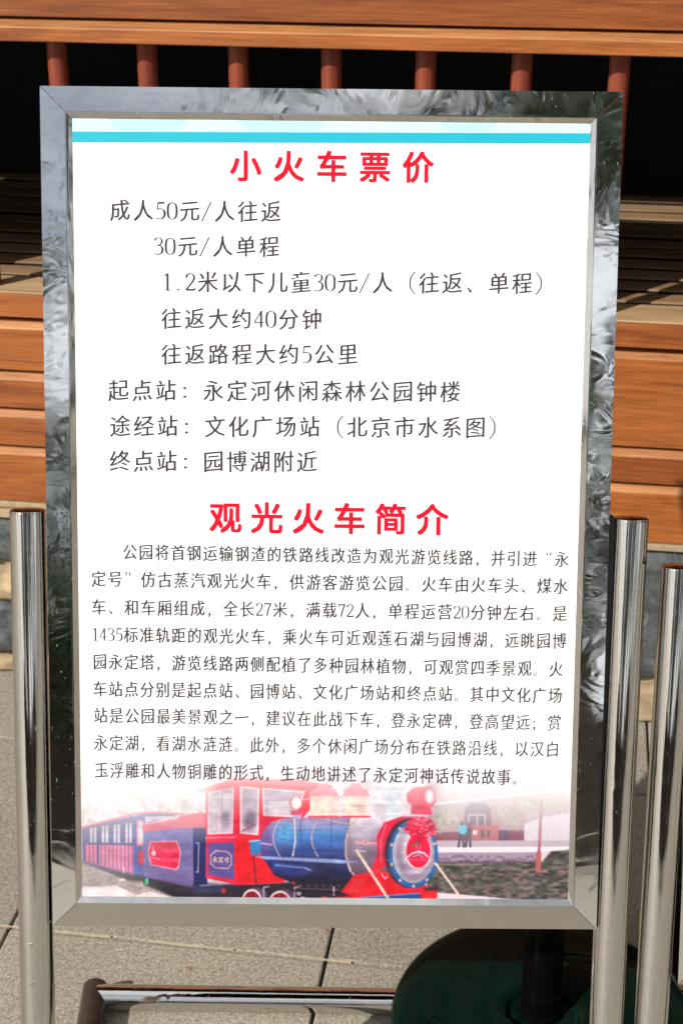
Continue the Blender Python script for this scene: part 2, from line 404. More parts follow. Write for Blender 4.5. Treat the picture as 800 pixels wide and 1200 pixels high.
# ================================================================== PRINTED PICTURE (painted into a pixel array from simple shapes)
def paint_print(Hm, u0, u1, v0, v1, tw):
    th = int(tw * (v1 - v0) / (u1 - u0))
    uu, vv = np.meshgrid(np.linspace(u0, u1, tw), np.linspace(v0, v1, th))
    D = Hm[2, 0] * uu + Hm[2, 1] * vv + Hm[2, 2]
    X = (Hm[0, 0] * uu + Hm[0, 1] * vv + Hm[0, 2]) / D; Y = (Hm[1, 0] * uu + Hm[1, 1] * vv + Hm[1, 2]) / D
    C = np.ones((th, tw, 3)) * np.array([.90, .86, .89])
    rg = np.random.RandomState(5)
    def vnoise(sx, sy, seed=0, octv=3):
        out = np.zeros_like(X); amp = 1; tot = 0
        for o_ in range(octv):
            r = np.random.RandomState(seed * 17 + o_); G = r.rand(220, 420)
            gx = (X / sx * 2 ** o_) % 418; gy = (Y / sy * 2 ** o_) % 218
            ix = gx.astype(int); iy = gy.astype(int); fx = gx - ix; fy = gy - iy
            fx = fx * fx * (3 - 2 * fx); fy = fy * fy * (3 - 2 * fy)
            out += amp * (G[iy, ix] * (1 - fx) * (1 - fy) + G[iy, ix + 1] * fx * (1 - fy) + G[iy + 1, ix] * (1 - fx) * fy + G[iy + 1, ix + 1] * fx * fy)
            tot += amp; amp *= .55
        return out / tot
    def put(mask, col):
        nonlocal C
        col = np.asarray(col, float)
        C = C * (1 - mask[..., None]) + col * mask[..., None]
    def c8(r, g, b): return np.array([r, g, b]) / 255.
    def win(x0, y0, x1, y1, pad=3):
        ok = (X > x0 - pad) & (X < x1 + pad) & (Y > y0 - pad) & (Y < y1 + pad)
        js, is_ = np.where(ok)
        if len(js) == 0: return None
        return slice(js.min(), js.max() + 1), slice(is_.min(), is_.max() + 1)
    def poly_d(pts, x, y):
        d = np.full(x.shape, 1e9); ins = np.zeros(x.shape, bool); n = len(pts)
        for i in range(n):
            ax, ay = pts[i]; bx, by = pts[(i + 1) % n]; ex, ey = bx - ax, by - ay
            t = np.clip(((x - ax) * ex + (y - ay) * ey) / (ex * ex + ey * ey + 1e-9), 0, 1)
            d = np.minimum(d, np.hypot(x - ax - t * ex, y - ay - t * ey))
            c = ((ay > y) != (by > y)) & (x < (bx - ax) * (y - ay) / (by - ay + 1e-12) + ax); ins ^= c
        return np.where(ins, -d, d)
    def blend(w_, m, col):
        col = np.asarray(col)
        if col.ndim == 3: col = col[w_]
        C[w_] = C[w_] * (1 - m[..., None]) + col * m[..., None]
    def poly(pts, col, soft=.7, al=1, c2=None, g=None):
        xs = [p[0] for p in pts]; ys = [p[1] for p in pts]; w_ = win(min(xs), min(ys), max(xs), max(ys), soft + 2)
        if w_ is None: return
        m = np.clip(.5 - poly_d(pts, X[w_], Y[w_]) / soft, 0, 1) * al
        if c2 is not None:
            t = np.clip(((Y if g != 'x' else X)[w_] - (min(ys) if g != 'x' else min(xs))) / ((max(ys) - min(ys)) if g != 'x' else (max(xs) - min(xs))), 0, 1)[..., None]
            col = np.asarray(col) * (1 - t) + np.asarray(c2) * t
            C[w_] = C[w_] * (1 - m[..., None]) + col * m[..., None]
        else: blend(w_, m, col)
    def ell(cx, cy, rx, ry, col, soft=.8, al=1):
        w_ = win(cx - rx, cy - ry, cx + rx, cy + ry, soft + 1)
        if w_ is None: return
        q = np.hypot((X[w_] - cx) / rx, (Y[w_] - cy) / ry); m = np.clip(.5 - (q - 1) * min(rx, ry) / soft, 0, 1) * al; blend(w_, m, col)
    def line(pts, wd, col, al=1, soft=.8):
        for i in range(len(pts) - 1):
            (ax, ay), (bx, by) = pts[i], pts[i + 1]; w_ = win(min(ax, bx), min(ay, by), max(ax, bx), max(ay, by), wd + 2)
            if w_ is None: continue
            x, y = X[w_], Y[w_]; ex, ey = bx - ax, by - ay
            t = np.clip(((x - ax) * ex + (y - ay) * ey) / (ex * ex + ey * ey + 1e-9), 0, 1); d = np.hypot(x - ax - t * ex, y - ay - t * ey)
            blend(w_, np.clip(.5 - (d - wd / 2) / soft, 0, 1) * al, col)
    def rect(x0, y0, x1, y1, col, **k): poly([(x0, y0), (x1, y0), (x1, y1), (x0, y1)], col, **k)
    def sst(a, b, x): t = np.clip((x - a) / (b - a), 0, 1); return t * t * (3 - 2 * t)
    n1 = vnoise(9, 7, 1); n2 = vnoise(2.6, 2.2, 2); n3 = vnoise(30, 14, 3); n4 = vnoise(7, 2.6, 4)
    # --- left background: pale winter trees, gravel, paving
    lft = sst(245, 215, X)
    put(lft * sst(.42, .75, n1 * .6 + n2 * .4) * .5, c8(150, 130, 125))
    for k_ in range(46):
        bx = 95 + rg.rand() * 170; by = 985 - rg.rand() * 12; ang = rg.uniform(-.5, .5); L_ = rg.uniform(15, 65)
        line([(bx, by), (bx + ang * L_ * .5, by - L_ * .5), (bx + ang * L_ * 1.3, by - L_)], .8, c8(150, 130, 130), al=.35)
    poly([(80, 1000), (120, 1006), (250, 1035), (250, 1062), (80, 1062)], c8(176, 160, 156))
    w_ = win(80, 1000, 250, 1062); m = np.clip(.5 - poly_d([(80, 1003), (130, 1016), (230, 1045), (230, 1062), (80, 1062)], X[w_], Y[w_]), 0, 1); t = n2[w_][..., None]
    C[w_] = C[w_] * (1 - m[..., None]) + (c8(120, 108, 104) * (1 - t) + c8(226, 208, 202) * t) * m[..., None]
    poly([(84, 1040), (136, 1038), (160, 1049), (176, 1045), (200, 1051), (240, 1062), (84, 1062)], c8(242, 224, 228)); line([(120, 1050), (158, 1050)], .8, c8(200, 180, 185)); line([(157, 1044), (158, 1053)], .8, c8(200, 180, 185))
    ell(100, 1002, 16, 5, c8(232, 225, 228), 4)
    # --- right background
    poly([(500, 900), (700, 880), (700, 992), (500, 992)], c8(196, 172, 186), soft=8)
    w_ = win(505, 915, 690, 990); C[w_] = C[w_] * (.90 + .16 * n1[w_][..., None])
    poly([(505, 942), (550, 908), (575, 905), (640, 935)], c8(206, 176, 186), al=.6, soft=2)
    rect(520, 944, 612, 985, c8(178, 128, 146), al=.55, soft=3)
    poly([(543, 970), (545, 946), (553, 941), (568, 941), (575, 947), (576, 985), (543, 985)], c8(122, 82, 112), soft=1.5)
    rect(548, 954, 569, 968, c8(196, 176, 188)); rect(550, 956, 558, 968, c8(110, 80, 105)); rect(560, 956, 567, 968, c8(100, 76, 100))
    for xx in (583, 588): rect(xx - 6, 944, xx - 3, 985, c8(190, 120, 130), al=.7)
    rect(546, 967, 584, 985, c8(186, 96, 104)); rect(553, 973, 559, 978, c8(230, 215, 220)); rect(563, 972, 567, 982, c8(90, 60, 80)); rect(570, 973, 574, 981, c8(100, 66, 84))
    rect(505, 975, 546, 985, c8(130, 56, 76)); rect(584, 973, 614, 985, c8(132, 60, 86)); rect(584, 973, 596, 985, c8(88, 54, 92))
    poly([(614, 966), (634, 958), (669, 952), (670, 990), (614, 986)], c8(226, 216, 226), soft=1.5)
    for k_ in range(8): line([(636 + k_ * 5, 958), (628 + k_ * 6, 984)], 1, c8(204, 192, 206), al=.6)
    rect(634, 987, 650, 991, c8(70, 50, 70))
    for (cx, cy, rx, ry) in ((528, 958, 16, 14), (512, 966, 14, 12), (600, 962, 15, 13), (588, 952, 12, 9), (645, 944, 22, 10), (616, 944, 16, 10)):
        w_ = win(cx - rx, cy - ry, cx + rx, cy + ry, 6)
        if w_ is None: continue
        q = np.hypot((X[w_] - cx) / rx, (Y[w_] - cy) / ry) + (n2[w_] - .5) * 1.3; mm = np.clip((1 - q) * 3, 0, 1) * .85; tt = n2[w_][..., None]
        C[w_] = C[w_] * (1 - mm[..., None]) + (c8(130, 122, 112) * (1 - tt) + c8(232, 222, 206) * tt) * mm[..., None]
    line([(505, 943), (545, 938), (600, 932), (668, 925)], 2.2, c8(240, 234, 238)); line([(505, 946), (600, 935), (668, 928)], 1, c8(170, 150, 166))
    rect(505, 985, 672, 992, c8(196, 182, 196)); poly([(505, 993), (672, 992), (672, 996), (600, 999), (505, 999)], c8(250, 240, 244))
    rect(505, 999, 633, 1012, c8(170, 150, 172))
    for k_ in range(34):
        ell(508 + k_ * 3.7 + rg.uniform(-1, 1), 1003 + rg.uniform(0, 6), 2.2, 1.6, c8(118, 92, 122), al=.7)
    for k_ in range(20): ell(508 + k_ * 6.3, 1011 + rg.uniform(-1, 1), 3.4, 2.4, c8(84, 64, 76), 1.5, .8)
    lp = [(500, 1012), (560, 1012), (635, 1010), (645, 998), (675, 995), (675, 1062), (500, 1062)]
    w_ = win(500, 994, 675, 1062); mm = np.clip(.5 - poly_d(lp, X[w_], Y[w_]) / 2, 0, 1)[..., None]; tt = np.clip(n4[w_] * 1.7 - .35, 0, 1)[..., None]
    C[w_] = C[w_] * (1 - mm) + (c8(40, 44, 38) * (1 - tt) + c8(128, 122, 112) * tt) * mm
    for k_ in range(60):
        x_, y_ = rg.uniform(515, 668), rg.uniform(1014, 1050); ell(x_, y_, rg.uniform(1.5, 4), rg.uniform(.8, 1.6), c8(200, 120, 122), 1.5, rg.uniform(.2, .6))
    line([(505, 1014), (565, 1013)], 2, c8(150, 150, 120), al=.6)
    poly([(500, 1045), (560, 1050), (640, 1058), (640, 1064), (500, 1064)], c8(238, 222, 228))
    line([(634, 938), (632, 985), (630, 1020)], 3.2, c8(176, 104, 110)); line([(631, 1000), (630, 1020)], 6, c8(196, 96, 92)); line([(634, 960), (640, 942)], 1, c8(170, 130, 140)); line([(634, 950), (626, 940)], 1, c8(170, 130, 140))
    for sx in (0, 8):
        line([(540 + sx, 976), (537 + sx * 1.05, 992)], 2.4, c8(60, 50, 70)); line([(542 + sx, 976), (543 + sx, 992)], 2.4, c8(66, 54, 74))
    ell(542, 972, 5, 6, c8(70, 200, 226)); ell(541, 965, 2.2, 2.6, c8(90, 60, 60)); ell(550, 974, 3.4, 6, c8(80, 52, 76)); ell(550, 966, 2, 2.4, c8(90, 60, 60))
    # --- passenger cars
    poly([(97, 1002), (160, 1015), (180, 1026), (180, 1034), (150, 1032), (100, 1012)], c8(60, 48, 56), soft=3)
    poly([(96, 970), (156, 956), (158, 1026), (97, 1011)], c8(70, 74, 140))
    poly([(98, 988), (157, 990), (157, 1024), (98, 1009)], c8(226, 96, 138), c2=c8(190, 90, 130))
    for k_ in range(13):
        x_ = 101 + k_ * 4.6
        if k_ % 3: poly([(x_, 971 - k_ * .55), (x_ + 3, 970 - k_ * .6), (x_ + 3, 987 + k_ * .1), (x_, 987 + k_ * .1)], c8(214, 206, 214))
        line([(x_ - .7, 990), (x_ - .7, 1010 + k_ * 1.0)], 1, c8(88, 80, 140), al=.8); line([(x_ + 1.6, 990), (x_ + 1.6, 1010 + k_ * 1.0)], .8, c8(240, 170, 196), al=.7)
    line([(97, 989), (157, 990)], 1.4, c8(60, 60, 130)); line([(115, 965), (115, 1012)], 2.4, c8(44, 50, 120)); line([(99, 972), (99, 1008)], 1.2, c8(44, 50, 120))
    for k_ in range(3): line([(98, 1010), (157, 1025)], 1.2, c8(120, 90, 130))
    poly([(156, 957), (170, 953), (214, 953), (182, 962), (168, 968), (168, 1026), (157, 1025)], c8(62, 84, 156))
    poly([(160, 960), (168, 961), (168, 991), (160, 992)], c8(224, 110, 150)); poly([(162, 963), (168, 963), (168, 988), (162, 989)], c8(214, 208, 214))
    poly([(170, 957), (205, 956), (182, 961), (170, 965)], c8(214, 190, 206))
    line([(96, 970), (130, 961), (157, 954), (178, 952), (214, 954)], 2.2, c8(228, 70, 100)); ell(166, 1005, 4, 9, c8(214, 22, 44))
    line([(145, 1016), (145, 1024)], 1, c8(240, 230, 235)); ell(143, 1031, 4, 1.6, c8(236, 228, 232), 1.5)
    # --- tender
    poly([(168, 1022), (242, 1036), (300, 1036), (410, 1030), (430, 1040), (410, 1064), (240, 1064), (200, 1050), (168, 1036)], c8(26, 22, 32), soft=3)
    ell(172, 1033, 2.2, 4, c8(40, 200, 130), 1.5)
    poly([(168, 972), (227, 968), (227, 1041), (168, 1028)], c8(96, 100, 170), c2=c8(92, 72, 130))
    w_ = win(168, 972, 227, 1041); mm = np.clip(.5 - poly_d([(168, 975), (227, 972), (227, 1038), (168, 1026)], X[w_], Y[w_]), 0, 1)[..., None] * (.35 * n3[w_][..., None]); C[w_] = C[w_] * (1 - mm) + c8(190, 180, 215) * mm
    poly([(226, 968), (243, 968), (243, 1037), (227, 1038)], c8(28, 40, 112), c2=c8(18, 24, 78))
    poly([(166, 967), (204, 960), (207, 971), (168, 975)], c8(222, 84, 120)); poly([(204, 962), (212, 956), (236, 952), (243, 955), (243, 970), (206, 971)], c8(226, 40, 76), c2=c8(222, 96, 120))
    line([(168, 966), (204, 959)], 1.4, c8(240, 170, 190))
    bd = [(176, 986), (207, 985), (209, 989), (212, 998), (210, 1016), (207, 1020), (177, 1014), (175, 1008), (173, 998), (175, 990)]
    poly(bd, c8(244, 170, 180)); poly([(x_ + (192 - x_) * .07, y_ + (1001 - y_) * .08) for x_, y_ in bd], c8(232, 26, 72))
    ell(180, 1000, 3, 3, c8(250, 210, 220)); line([(179, 992), (180, 1000)], 1, c8(250, 230, 235)); line([(177, 1005), (187, 1007)], 1, c8(250, 190, 205))
    for k_ in range(5):
        for y_ in (997, 1008):
            x_ = 190 + k_ * 3.9; rect(x_, y_ - 2.2 + k_ * .1, x_ + 2.8, y_ + 1.6 + k_ * .1, c8(248, 120, 150), al=.75); line([(x_ + .3, y_), (x_ + 2.4, y_)], .5, c8(232, 40, 80)); line([(x_ + 1.4, y_ - 2), (x_ + 1.4, y_ + 1.6)], .5, c8(232, 40, 80))
    line([(230, 988), (233, 988), (232, 1022), (230, 1022)], 1.1, c8(226, 196, 200))
    rect(226, 1037, 262, 1046, c8(30, 34, 78)); line([(234, 1038), (268, 1036)], 1.4, c8(150, 140, 170))
    # --- cab
    poly([(230, 926), (276, 912), (350, 914), (390, 921), (384, 926), (276, 920), (236, 929)], c8(238, 70, 100))
    poly([(241, 924), (276, 917), (277, 1037), (241, 1029)], c8(236, 28, 66)); poly([(276, 917), (384, 923), (352, 962), (332, 1034), (277, 1037)], c8(246, 22, 52))
    poly([(276, 985), (335, 985), (334, 1034), (277, 1037)], c8(240, 10, 24), soft=4)
    def glass(p, inner):
        poly(p, c8(250, 216, 224)); cx = sum(a for a, _ in p) / 4; cy = sum(b for _, b in p) / 4
        q = [(a + np.sign(cx - a) * inner, b + np.sign(cy - b) * inner) for a, b in p]; poly(q, c8(176, 156, 178), c2=c8(206, 190, 204))
        return q
    q = glass([(244, 928), (274, 923), (273, 977), (243, 978)], 1.6); line([(258, 928), (257, 976)], 1.6, c8(240, 200, 212)); rect(247, 932, 256, 954, c8(228, 222, 226), al=.7, soft=3); rect(261, 930, 271, 948, c8(222, 214, 220), al=.6, soft=3)
    ell(264, 962, 5, 9, c8(120, 104, 130), 4, .6); q = glass([(281, 921), (304, 923), (303, 979), (281, 977)], 2.2); ell(293, 962, 7, 12, c8(104, 84, 112), 5, .7); line([(300, 966), (284, 974)], 1.2, c8(150, 50, 80))
    q = glass([(307, 923), (358, 927), (345, 958), (308, 956)], 2); rect(315, 938, 340, 953, c8(228, 222, 228), al=.7, soft=3)
    line([(241, 982), (276, 981)], 1.6, c8(250, 120, 140)); poly([(244, 988), (274, 987), (274, 1031), (244, 1025)], c8(88, 76, 150))
    line([(253, 997), (266, 998), (271, 1003), (271, 1013), (267, 1018), (252, 1017), (247, 1012), (247, 1002), (253, 997)], 1.3, c8(232, 178, 160))
    # --- boiler
    by0, by1 = 958., 1036.
    bp = [(303, 990), (308, 975), (318, 963), (332, 959), (380, 957), (420, 956), (420, 1030), (385, 1036), (340, 1034), (322, 1026), (308, 1006)]
    w_ = win(300, 950, 424, 1040); t = np.clip((Y[w_] - by0) / (by1 - by0), 0, 1)[..., None]
    pal = [(0, c8(170, 130, 170)), (.12, c8(140, 150, 205)), (.28, c8(62, 130, 200)), (.42, c8(58, 100, 176)), (.56, c8(36, 58, 130)), (.72, c8(22, 28, 84)), (1, c8(14, 14, 44))]
    def grad(t, pal):
        o_ = np.zeros(t.shape[:2] + (3,)) + pal[0][1]
        for (a, ca), (b2, cb) in zip(pal, pal[1:]):
            f = np.clip((t - a) / (b2 - a), 0, 1); o_ = o_ * (1 - f) + cb * f
        return o_
    mm = np.clip(.5 - poly_d(bp, X[w_], Y[w_]) / 1.0, 0, 1)[..., None]; gc = grad(t, pal) * (.92 + .16 * n1[w_][..., None]); C[w_] = C[w_] * (1 - mm) + gc * mm
    ell(312, 982, 7, 18, c8(150, 60, 120), 8, .55); ell(335, 975, 9, 12, c8(70, 170, 220), 8, .6)
    def arc(x0, bulge, ya, yb, col, wd=1.3): line([(x0 - bulge * math.sin(math.pi * k_ / 10) + (10 - k_) * .0 + ((k_ / 10 - .5) ** 2) * bulge * 2, ya + (yb - ya) * k_ / 10) for k_ in range(11)], wd, col)
    arc(325, 5, 961, 1003, c8(226, 180, 170)); arc(370, 5, 960, 1004, c8(226, 180, 170))
    line([(343, 942), (345, 960), (346, 985), (343, 1003)], 1.8, c8(246, 226, 220)); line([(372, 958), (408, 966)], 1, c8(210, 190, 200))
    # silver smoke box
    sp = [(411, 958), (440, 955), (470, 955), (470, 1020), (430, 1030), (412, 1024), (405, 1010), (404, 985)]
    w_ = win(400, 950, 474, 1034); t = np.clip((Y[w_] - 956) / 72, 0, 1)[..., None]
    pal2 = [(0, c8(236, 226, 236)), (.2, c8(200, 190, 208)), (.45, c8(150, 134, 158)), (.75, c8(116, 98, 124)), (1, c8(70, 50, 70))]
    mm = np.clip(.5 - poly_d(sp, X[w_], Y[w_]), 0, 1)[..., None]; C[w_] = C[w_] * (1 - mm) + grad(t, pal2) * mm
    line([(420, 957), (410, 968), (405, 985), (405, 1003), (410, 1020), (416, 1027)], 2, c8(230, 180, 160))
    line([(417, 987), (423, 988)], 2.2, c8(250, 150, 140)); ell(428, 987, 4, 3.5, c8(230, 150, 160)); ell(428, 987, 2.2, 2, c8(160, 140, 166)); line([(433, 988), (440, 988)], 2.2, c8(250, 150, 140))
    # running board, tank, brackets
    poly([(296, 1003), (395, 1007), (420, 1010), (400, 1012), (310, 1007)], c8(146, 160, 214)); poly([(292, 985), (304, 984), (306, 1001), (294, 1002)], c8(44, 130, 196)); line([(292, 986), (304, 985)], 2, c8(140, 200, 230)); line([(305, 988), (318, 990)], 1.4, c8(190, 190, 214))
    line([(297, 1004), (300, 1036)], 1.4, c8(70, 20, 50)); poly([(321, 1011), (356, 1014), (362, 1020), (356, 1028), (322, 1024), (318, 1018)], c8(44, 66, 150), c2=c8(26, 30, 90)); line([(323, 1014), (354, 1017)], 2, c8(96, 140, 210)); line([(357, 1017), (364, 1020)], 2, c8(130, 160, 214))
    line([(375, 1007), (398, 1009)], 1.6, c8(130, 190, 230))
    # domes, bell, stack
    rect(450, 905, 468, 957, c8(206, 222, 236), al=.75, soft=3)
    for (cx, hw) in ((379, 17), (417, 15)):
        rect(cx - hw + 1, 933, cx + hw - 1, 957, c8(248, 226, 206)); rect(cx + hw * .3, 933, cx + hw - 1, 957, c8(236, 206, 196), soft=6)
        poly([(cx - hw - 1, 933), (cx - hw + 2, 926), (cx - 6, 922), (cx - 5, 918), (cx + 5, 918), (cx + 6, 922), (cx + hw - 2, 926), (cx + hw + 1, 933)], c8(240, 130, 150)); line([(cx - hw - 1, 957), (cx + hw + 1, 957)], 2, c8(236, 60, 80))
    ell(347, 941, 8, 8, c8(236, 90, 110)); ell(347, 941, 6, 7, c8(252, 238, 236)); rect(341, 950, 356, 955, c8(220, 70, 100)); rect(343, 955, 353, 960, c8(176, 166, 206)); line([(352, 937), (364, 936)], 1.4, c8(250, 190, 190))
    # headlamp
    poly([(476, 930), (484, 923), (504, 921), (506, 944), (484, 945), (477, 940)], c8(246, 70, 100)); ell(502, 934, 9, 13, c8(244, 60, 90)); ell(503, 933, 6, 9, c8(220, 170, 190)); ell(503, 933, 3.4, 6, c8(250, 244, 248)); poly([(482, 944), (504, 944), (506, 955), (481, 954)], c8(236, 50, 90))
    # saddle, base, rods
    poly([(414, 1026), (440, 1020), (470, 1024), (512, 1044), (512, 1058), (375, 1060), (376, 1051), (398, 1047)], c8(238, 10, 26)); poly([(416, 1030), (428, 1032), (418, 1046), (406, 1046)], c8(250, 60, 70), al=.6, soft=3)
    poly([(418, 1057), (424, 1052), (490, 1046), (496, 1056)], c8(26, 70, 150)); line([(422, 1052), (492, 1047)], 1.2, c8(110, 170, 220)); poly([(373, 1047), (398, 1045), (411, 1050), (385, 1052)], c8(26, 26, 44)); line([(391, 1040), (391, 1049)], 2.2, c8(220, 170, 176)); poly([(495, 1041), (512, 1039), (513, 1043), (498, 1044)], c8(50, 30, 50))
    # drape and smoke box front
    poly([(450, 964), (470, 957), (490, 957), (480, 972), (462, 990), (456, 1010), (440, 1024), (434, 1022), (442, 1000), (441, 980)], c8(240, 20, 60)); line([(452, 966), (446, 985), (446, 1008)], 1.4, c8(252, 120, 140)); line([(460, 968), (452, 1004)], 1.6, c8(190, 6, 40)); line([(434, 1022), (458, 1008)], 6, c8(236, 14, 40))
    ell(484, 1001, 30, 41, c8(20, 70, 60), 1, 0); ell(480, 1000, 30, 41, c8(60, 40, 60)); ell(484, 1001, 29, 40, c8(20, 96, 170)); ell(484, 1000, 24.5, 35, c8(196, 186, 200)); ell(486, 1001, 22, 32, c8(150, 134, 156), 5); ell(481, 995, 9, 22, c8(236, 232, 240), 9, .8); ell(489, 999, 17, 24, c8(214, 196, 208), 2)
    ell(487, 1014, 12, 5, c8(56, 40, 96), 7, .6); ell(489.5, 998, 15, 21, c8(240, 210, 214), 1); ell(490, 997, 14, 20, c8(240, 16, 62))
    for a_ in range(10):
        t_ = a_ * .628 + .3; ell(484 + 26.6 * math.cos(t_), 1001 + 37.5 * math.sin(t_), 1.7, 1.9, c8(236, 190, 170))
    line([(478, 1004), (483, 1000), (490, 998), (497, 1000), (501, 1004)], 1.8, c8(244, 244, 250)); line([(484, 1004), (491, 1001), (495, 1005)], 1.3, c8(150, 210, 226)); line([(488, 995), (488, 989)], .8, c8(250, 200, 210)); line([(492, 995), (492, 990)], .8, c8(250, 200, 210)); ell(484.5, 990, 2.4, 1.5, c8(70, 110, 70)); ell(489, 988, 2, 1.3, c8(60, 120, 80)); line([(479, 1007.5), (499, 1007.5)], .8, c8(250, 120, 150))
    ell(493, 970, 17, 13, c8(214, 14, 52))
    for k_ in range(120):
        a_ = rg.uniform(0, 6.28); r_ = rg.uniform(0, 1) ** .5; cx, cy = 493 + 18 * r_ * math.cos(a_), 970 + 14 * r_ * math.sin(a_)
        line([(cx - 2, cy - rg.uniform(-1, 1)), (cx, cy + 1), (cx + 2, cy + rg.uniform(-1.5, 1.5))], 1.7, [c8(246, 30, 70), c8(206, 10, 50), c8(252, 120, 150)][k_ % 3])
    line([(447, 1024), (451, 1030), (454, 1027)], 1.2, c8(230, 220, 230))
    line([(418, 997), (458, 1058)], 3.4, c8(250, 226, 206)); line([(419.5, 997), (459.5, 1058)], .8, c8(190, 150, 140)); line([(511, 1013), (544, 1058)], 2.8, c8(248, 220, 206)); line([(416, 997), (428, 998)], 1.6, c8(240, 200, 190))
    # wheels
    for (cx, cy, r_) in ((296, 1054, 14), (329, 1058, 16)):
        ell(cx + 4, cy, r_, r_, c8(76, 56, 86)); ell(cx - 1, cy + 1, r_ - 2.5, r_ - 1, c8(244, 214, 216)); ell(cx - 1, cy + 2, r_ - 4.5, r_ - 2.5, c8(150, 14, 34))
        for k_ in range(8):
            a_ = k_ * math.pi / 4 + .2; line([(cx - 1, cy + 2), (cx - 1 + (r_ - 5) * math.cos(a_), cy + 2 + (r_ - 3) * math.sin(a_))], 1.1, c8(40, 8, 22))
    for x_ in (309, 345): line([(x_, 1040), (x_, 1056)], 1.6, c8(190, 170, 190)); line([(x_, 1040), (x_ + 6, 1039)], 1.3, c8(190, 170, 190))
    line([(353, 1052), (372, 1056)], 2.2, c8(236, 226, 232)); ell(350, 1047, 3, 3, c8(170, 150, 176)); ell(262, 1044, 2.5, 3, c8(200, 20, 36)); line([(268, 1052), (280, 1053)], 1.2, c8(80, 190, 150)); ell(344, 1035, 2.4, 2, c8(200, 16, 40)); line([(384, 1054), (378, 1056)], 2, c8(230, 20, 40))
    # soft grain of the print, then the white fade
    # uneven print tone: reflections and grime on the engine
    st_ = vnoise(70, 3.2, 21, 3); bb = vnoise(12, 9, 22, 4)
    eng = (sst(96, 104, X) * sst(516, 508, X))[..., None]
    C = C * (1 + eng * ((bb[..., None] - .5) * .42 + (st_[..., None] - .5) * .26))
    # boiler pipes, rivets and rail details
    for y_ in (965, 971): line([(328, y_), (400, y_ - 2)], .8, c8(150, 190, 232), al=.5)
    line([(330, 995), (402, 997)], 1, c8(20, 30, 90), al=.7); line([(352, 962), (354, 1004)], .9, c8(30, 40, 110), al=.6); line([(388, 960), (388, 1006)], .9, c8(30, 40, 110), al=.6)
    for k_ in range(14): ell(408 + k_ * .3, 962 + k_ * 4.6, .8, .8, c8(110, 96, 120))
    for k_ in range(9): ell(278, 925 + k_ * 12, .8, .8, c8(170, 10, 40)); ell(333 - k_ * .2, 970 + k_ * 7, .8, .8, c8(170, 10, 40))
    for k_ in range(7): rect(345 + k_ * 9, 1029 + (k_ % 3), 350 + k_ * 9, 1034 + (k_ % 2) * 3, c8(14, 12, 26), al=.8); ell(352 + k_ * 9, 1038, 1.6, 1.3, c8(120, 80, 100), al=.6)
    line([(345, 1044), (400, 1047)], 2, c8(10, 8, 20), al=.8); line([(345, 1041), (398, 1043)], .8, c8(150, 130, 160), al=.7)
    for sh in (1, 2):
        C = (C + np.roll(C, sh, 0) + np.roll(C, -sh, 0) + np.roll(C, sh, 1) + np.roll(C, -sh, 1)) / 5
    C *= (.95 + .10 * vnoise(1.1, 1.1, 9, 2))[..., None]
    C = C * .95 + np.array([.05, .036, .048])
    ins = sst(232, 262, X) * sst(530, 500, X)
    a = sst(862, 1002, Y) * (1 - ins) + sst(840, 965, Y) * ins
    a = a * (1 - .10 * sst(210, 120, X))
    a = np.clip(a * (.97 + .06 * n3), 0, 1)[..., None]
    Cl = np.where(C <= .04045, C / 12.92, ((np.clip(C, 0, 1) + .055) / 1.055) ** 2.4)
    Cl = Cl * .76 * a + 1.0 * (1 - a)
    Cs = np.where(Cl < .0031308, Cl * 12.92, 1.055 * np.clip(Cl, 0, 1) ** (1 / 2.4) - .055)
    im = bpy.data.images.new('printed_train_picture', tw, th, alpha=False)
    px = np.ones((th, tw, 4), np.float32); px[..., :3] = np.clip(Cs, 0, 1); im.pixels.foreach_set(px.ravel()); im.pack(); im.update()
    return im

# ================================================================== LETTERING
GL = {}
def glyph(ch, off, thin=None):
    key = (ch, off, thin)
    if key in GL: return GL[key]
    cu = bpy.data.curves.new('glyph', 'FONT'); cu.body = ch; cu.size = 1; cu.resolution_u = 3; cu.fill_mode = 'FRONT'; cu.offset = off
    o = bpy.data.objects.new('glyph', cu); COL.objects.link(o)
    dg = bpy.context.evaluated_depsgraph_get(); dg.update()
    ev = o.evaluated_get(dg); me = ev.to_mesh()
    vs = [tuple(v.co)[:2] for v in me.vertices]; fs = [tuple(p.vertices) for p in me.polygons]
    ed = {}
    for f in fs:
        ar = sum(vs[f[i]][0] * vs[f[(i + 1) % len(f)]][1] - vs[f[(i + 1) % len(f)]][0] * vs[f[i]][1] for i in range(len(f)))
        g = f if ar > 0 else f[::-1]
        for i in range(len(g)): ed[(g[i], g[(i + 1) % len(g)])] = 1
    nr = [[0, 0] for _ in vs]
    for (a, b) in ed:
        if (b, a) in ed: continue
        dx, dy = vs[b][0] - vs[a][0], vs[b][1] - vs[a][1]; L = math.hypot(dx, dy) + 1e-9
        for k in (a, b): nr[k][0] += dy / L; nr[k][1] -= dx / L
    if thin:
        o2_ = []
        for (x, y), (nx, ny) in zip(vs, nr):
            L = math.hypot(nx, ny)
            if L > 1e-6:
                q = min(1.4, 2 / L) / L if L > .3 else 0
                x -= nx * q * thin[0]; y -= ny * q * thin[1]
            o2_.append((x, y))
        vs = o2_
    ev.to_mesh_clear(); bpy.data.objects.remove(o); bpy.data.curves.remove(cu)
    GL[key] = (vs, fs); return GL[key]
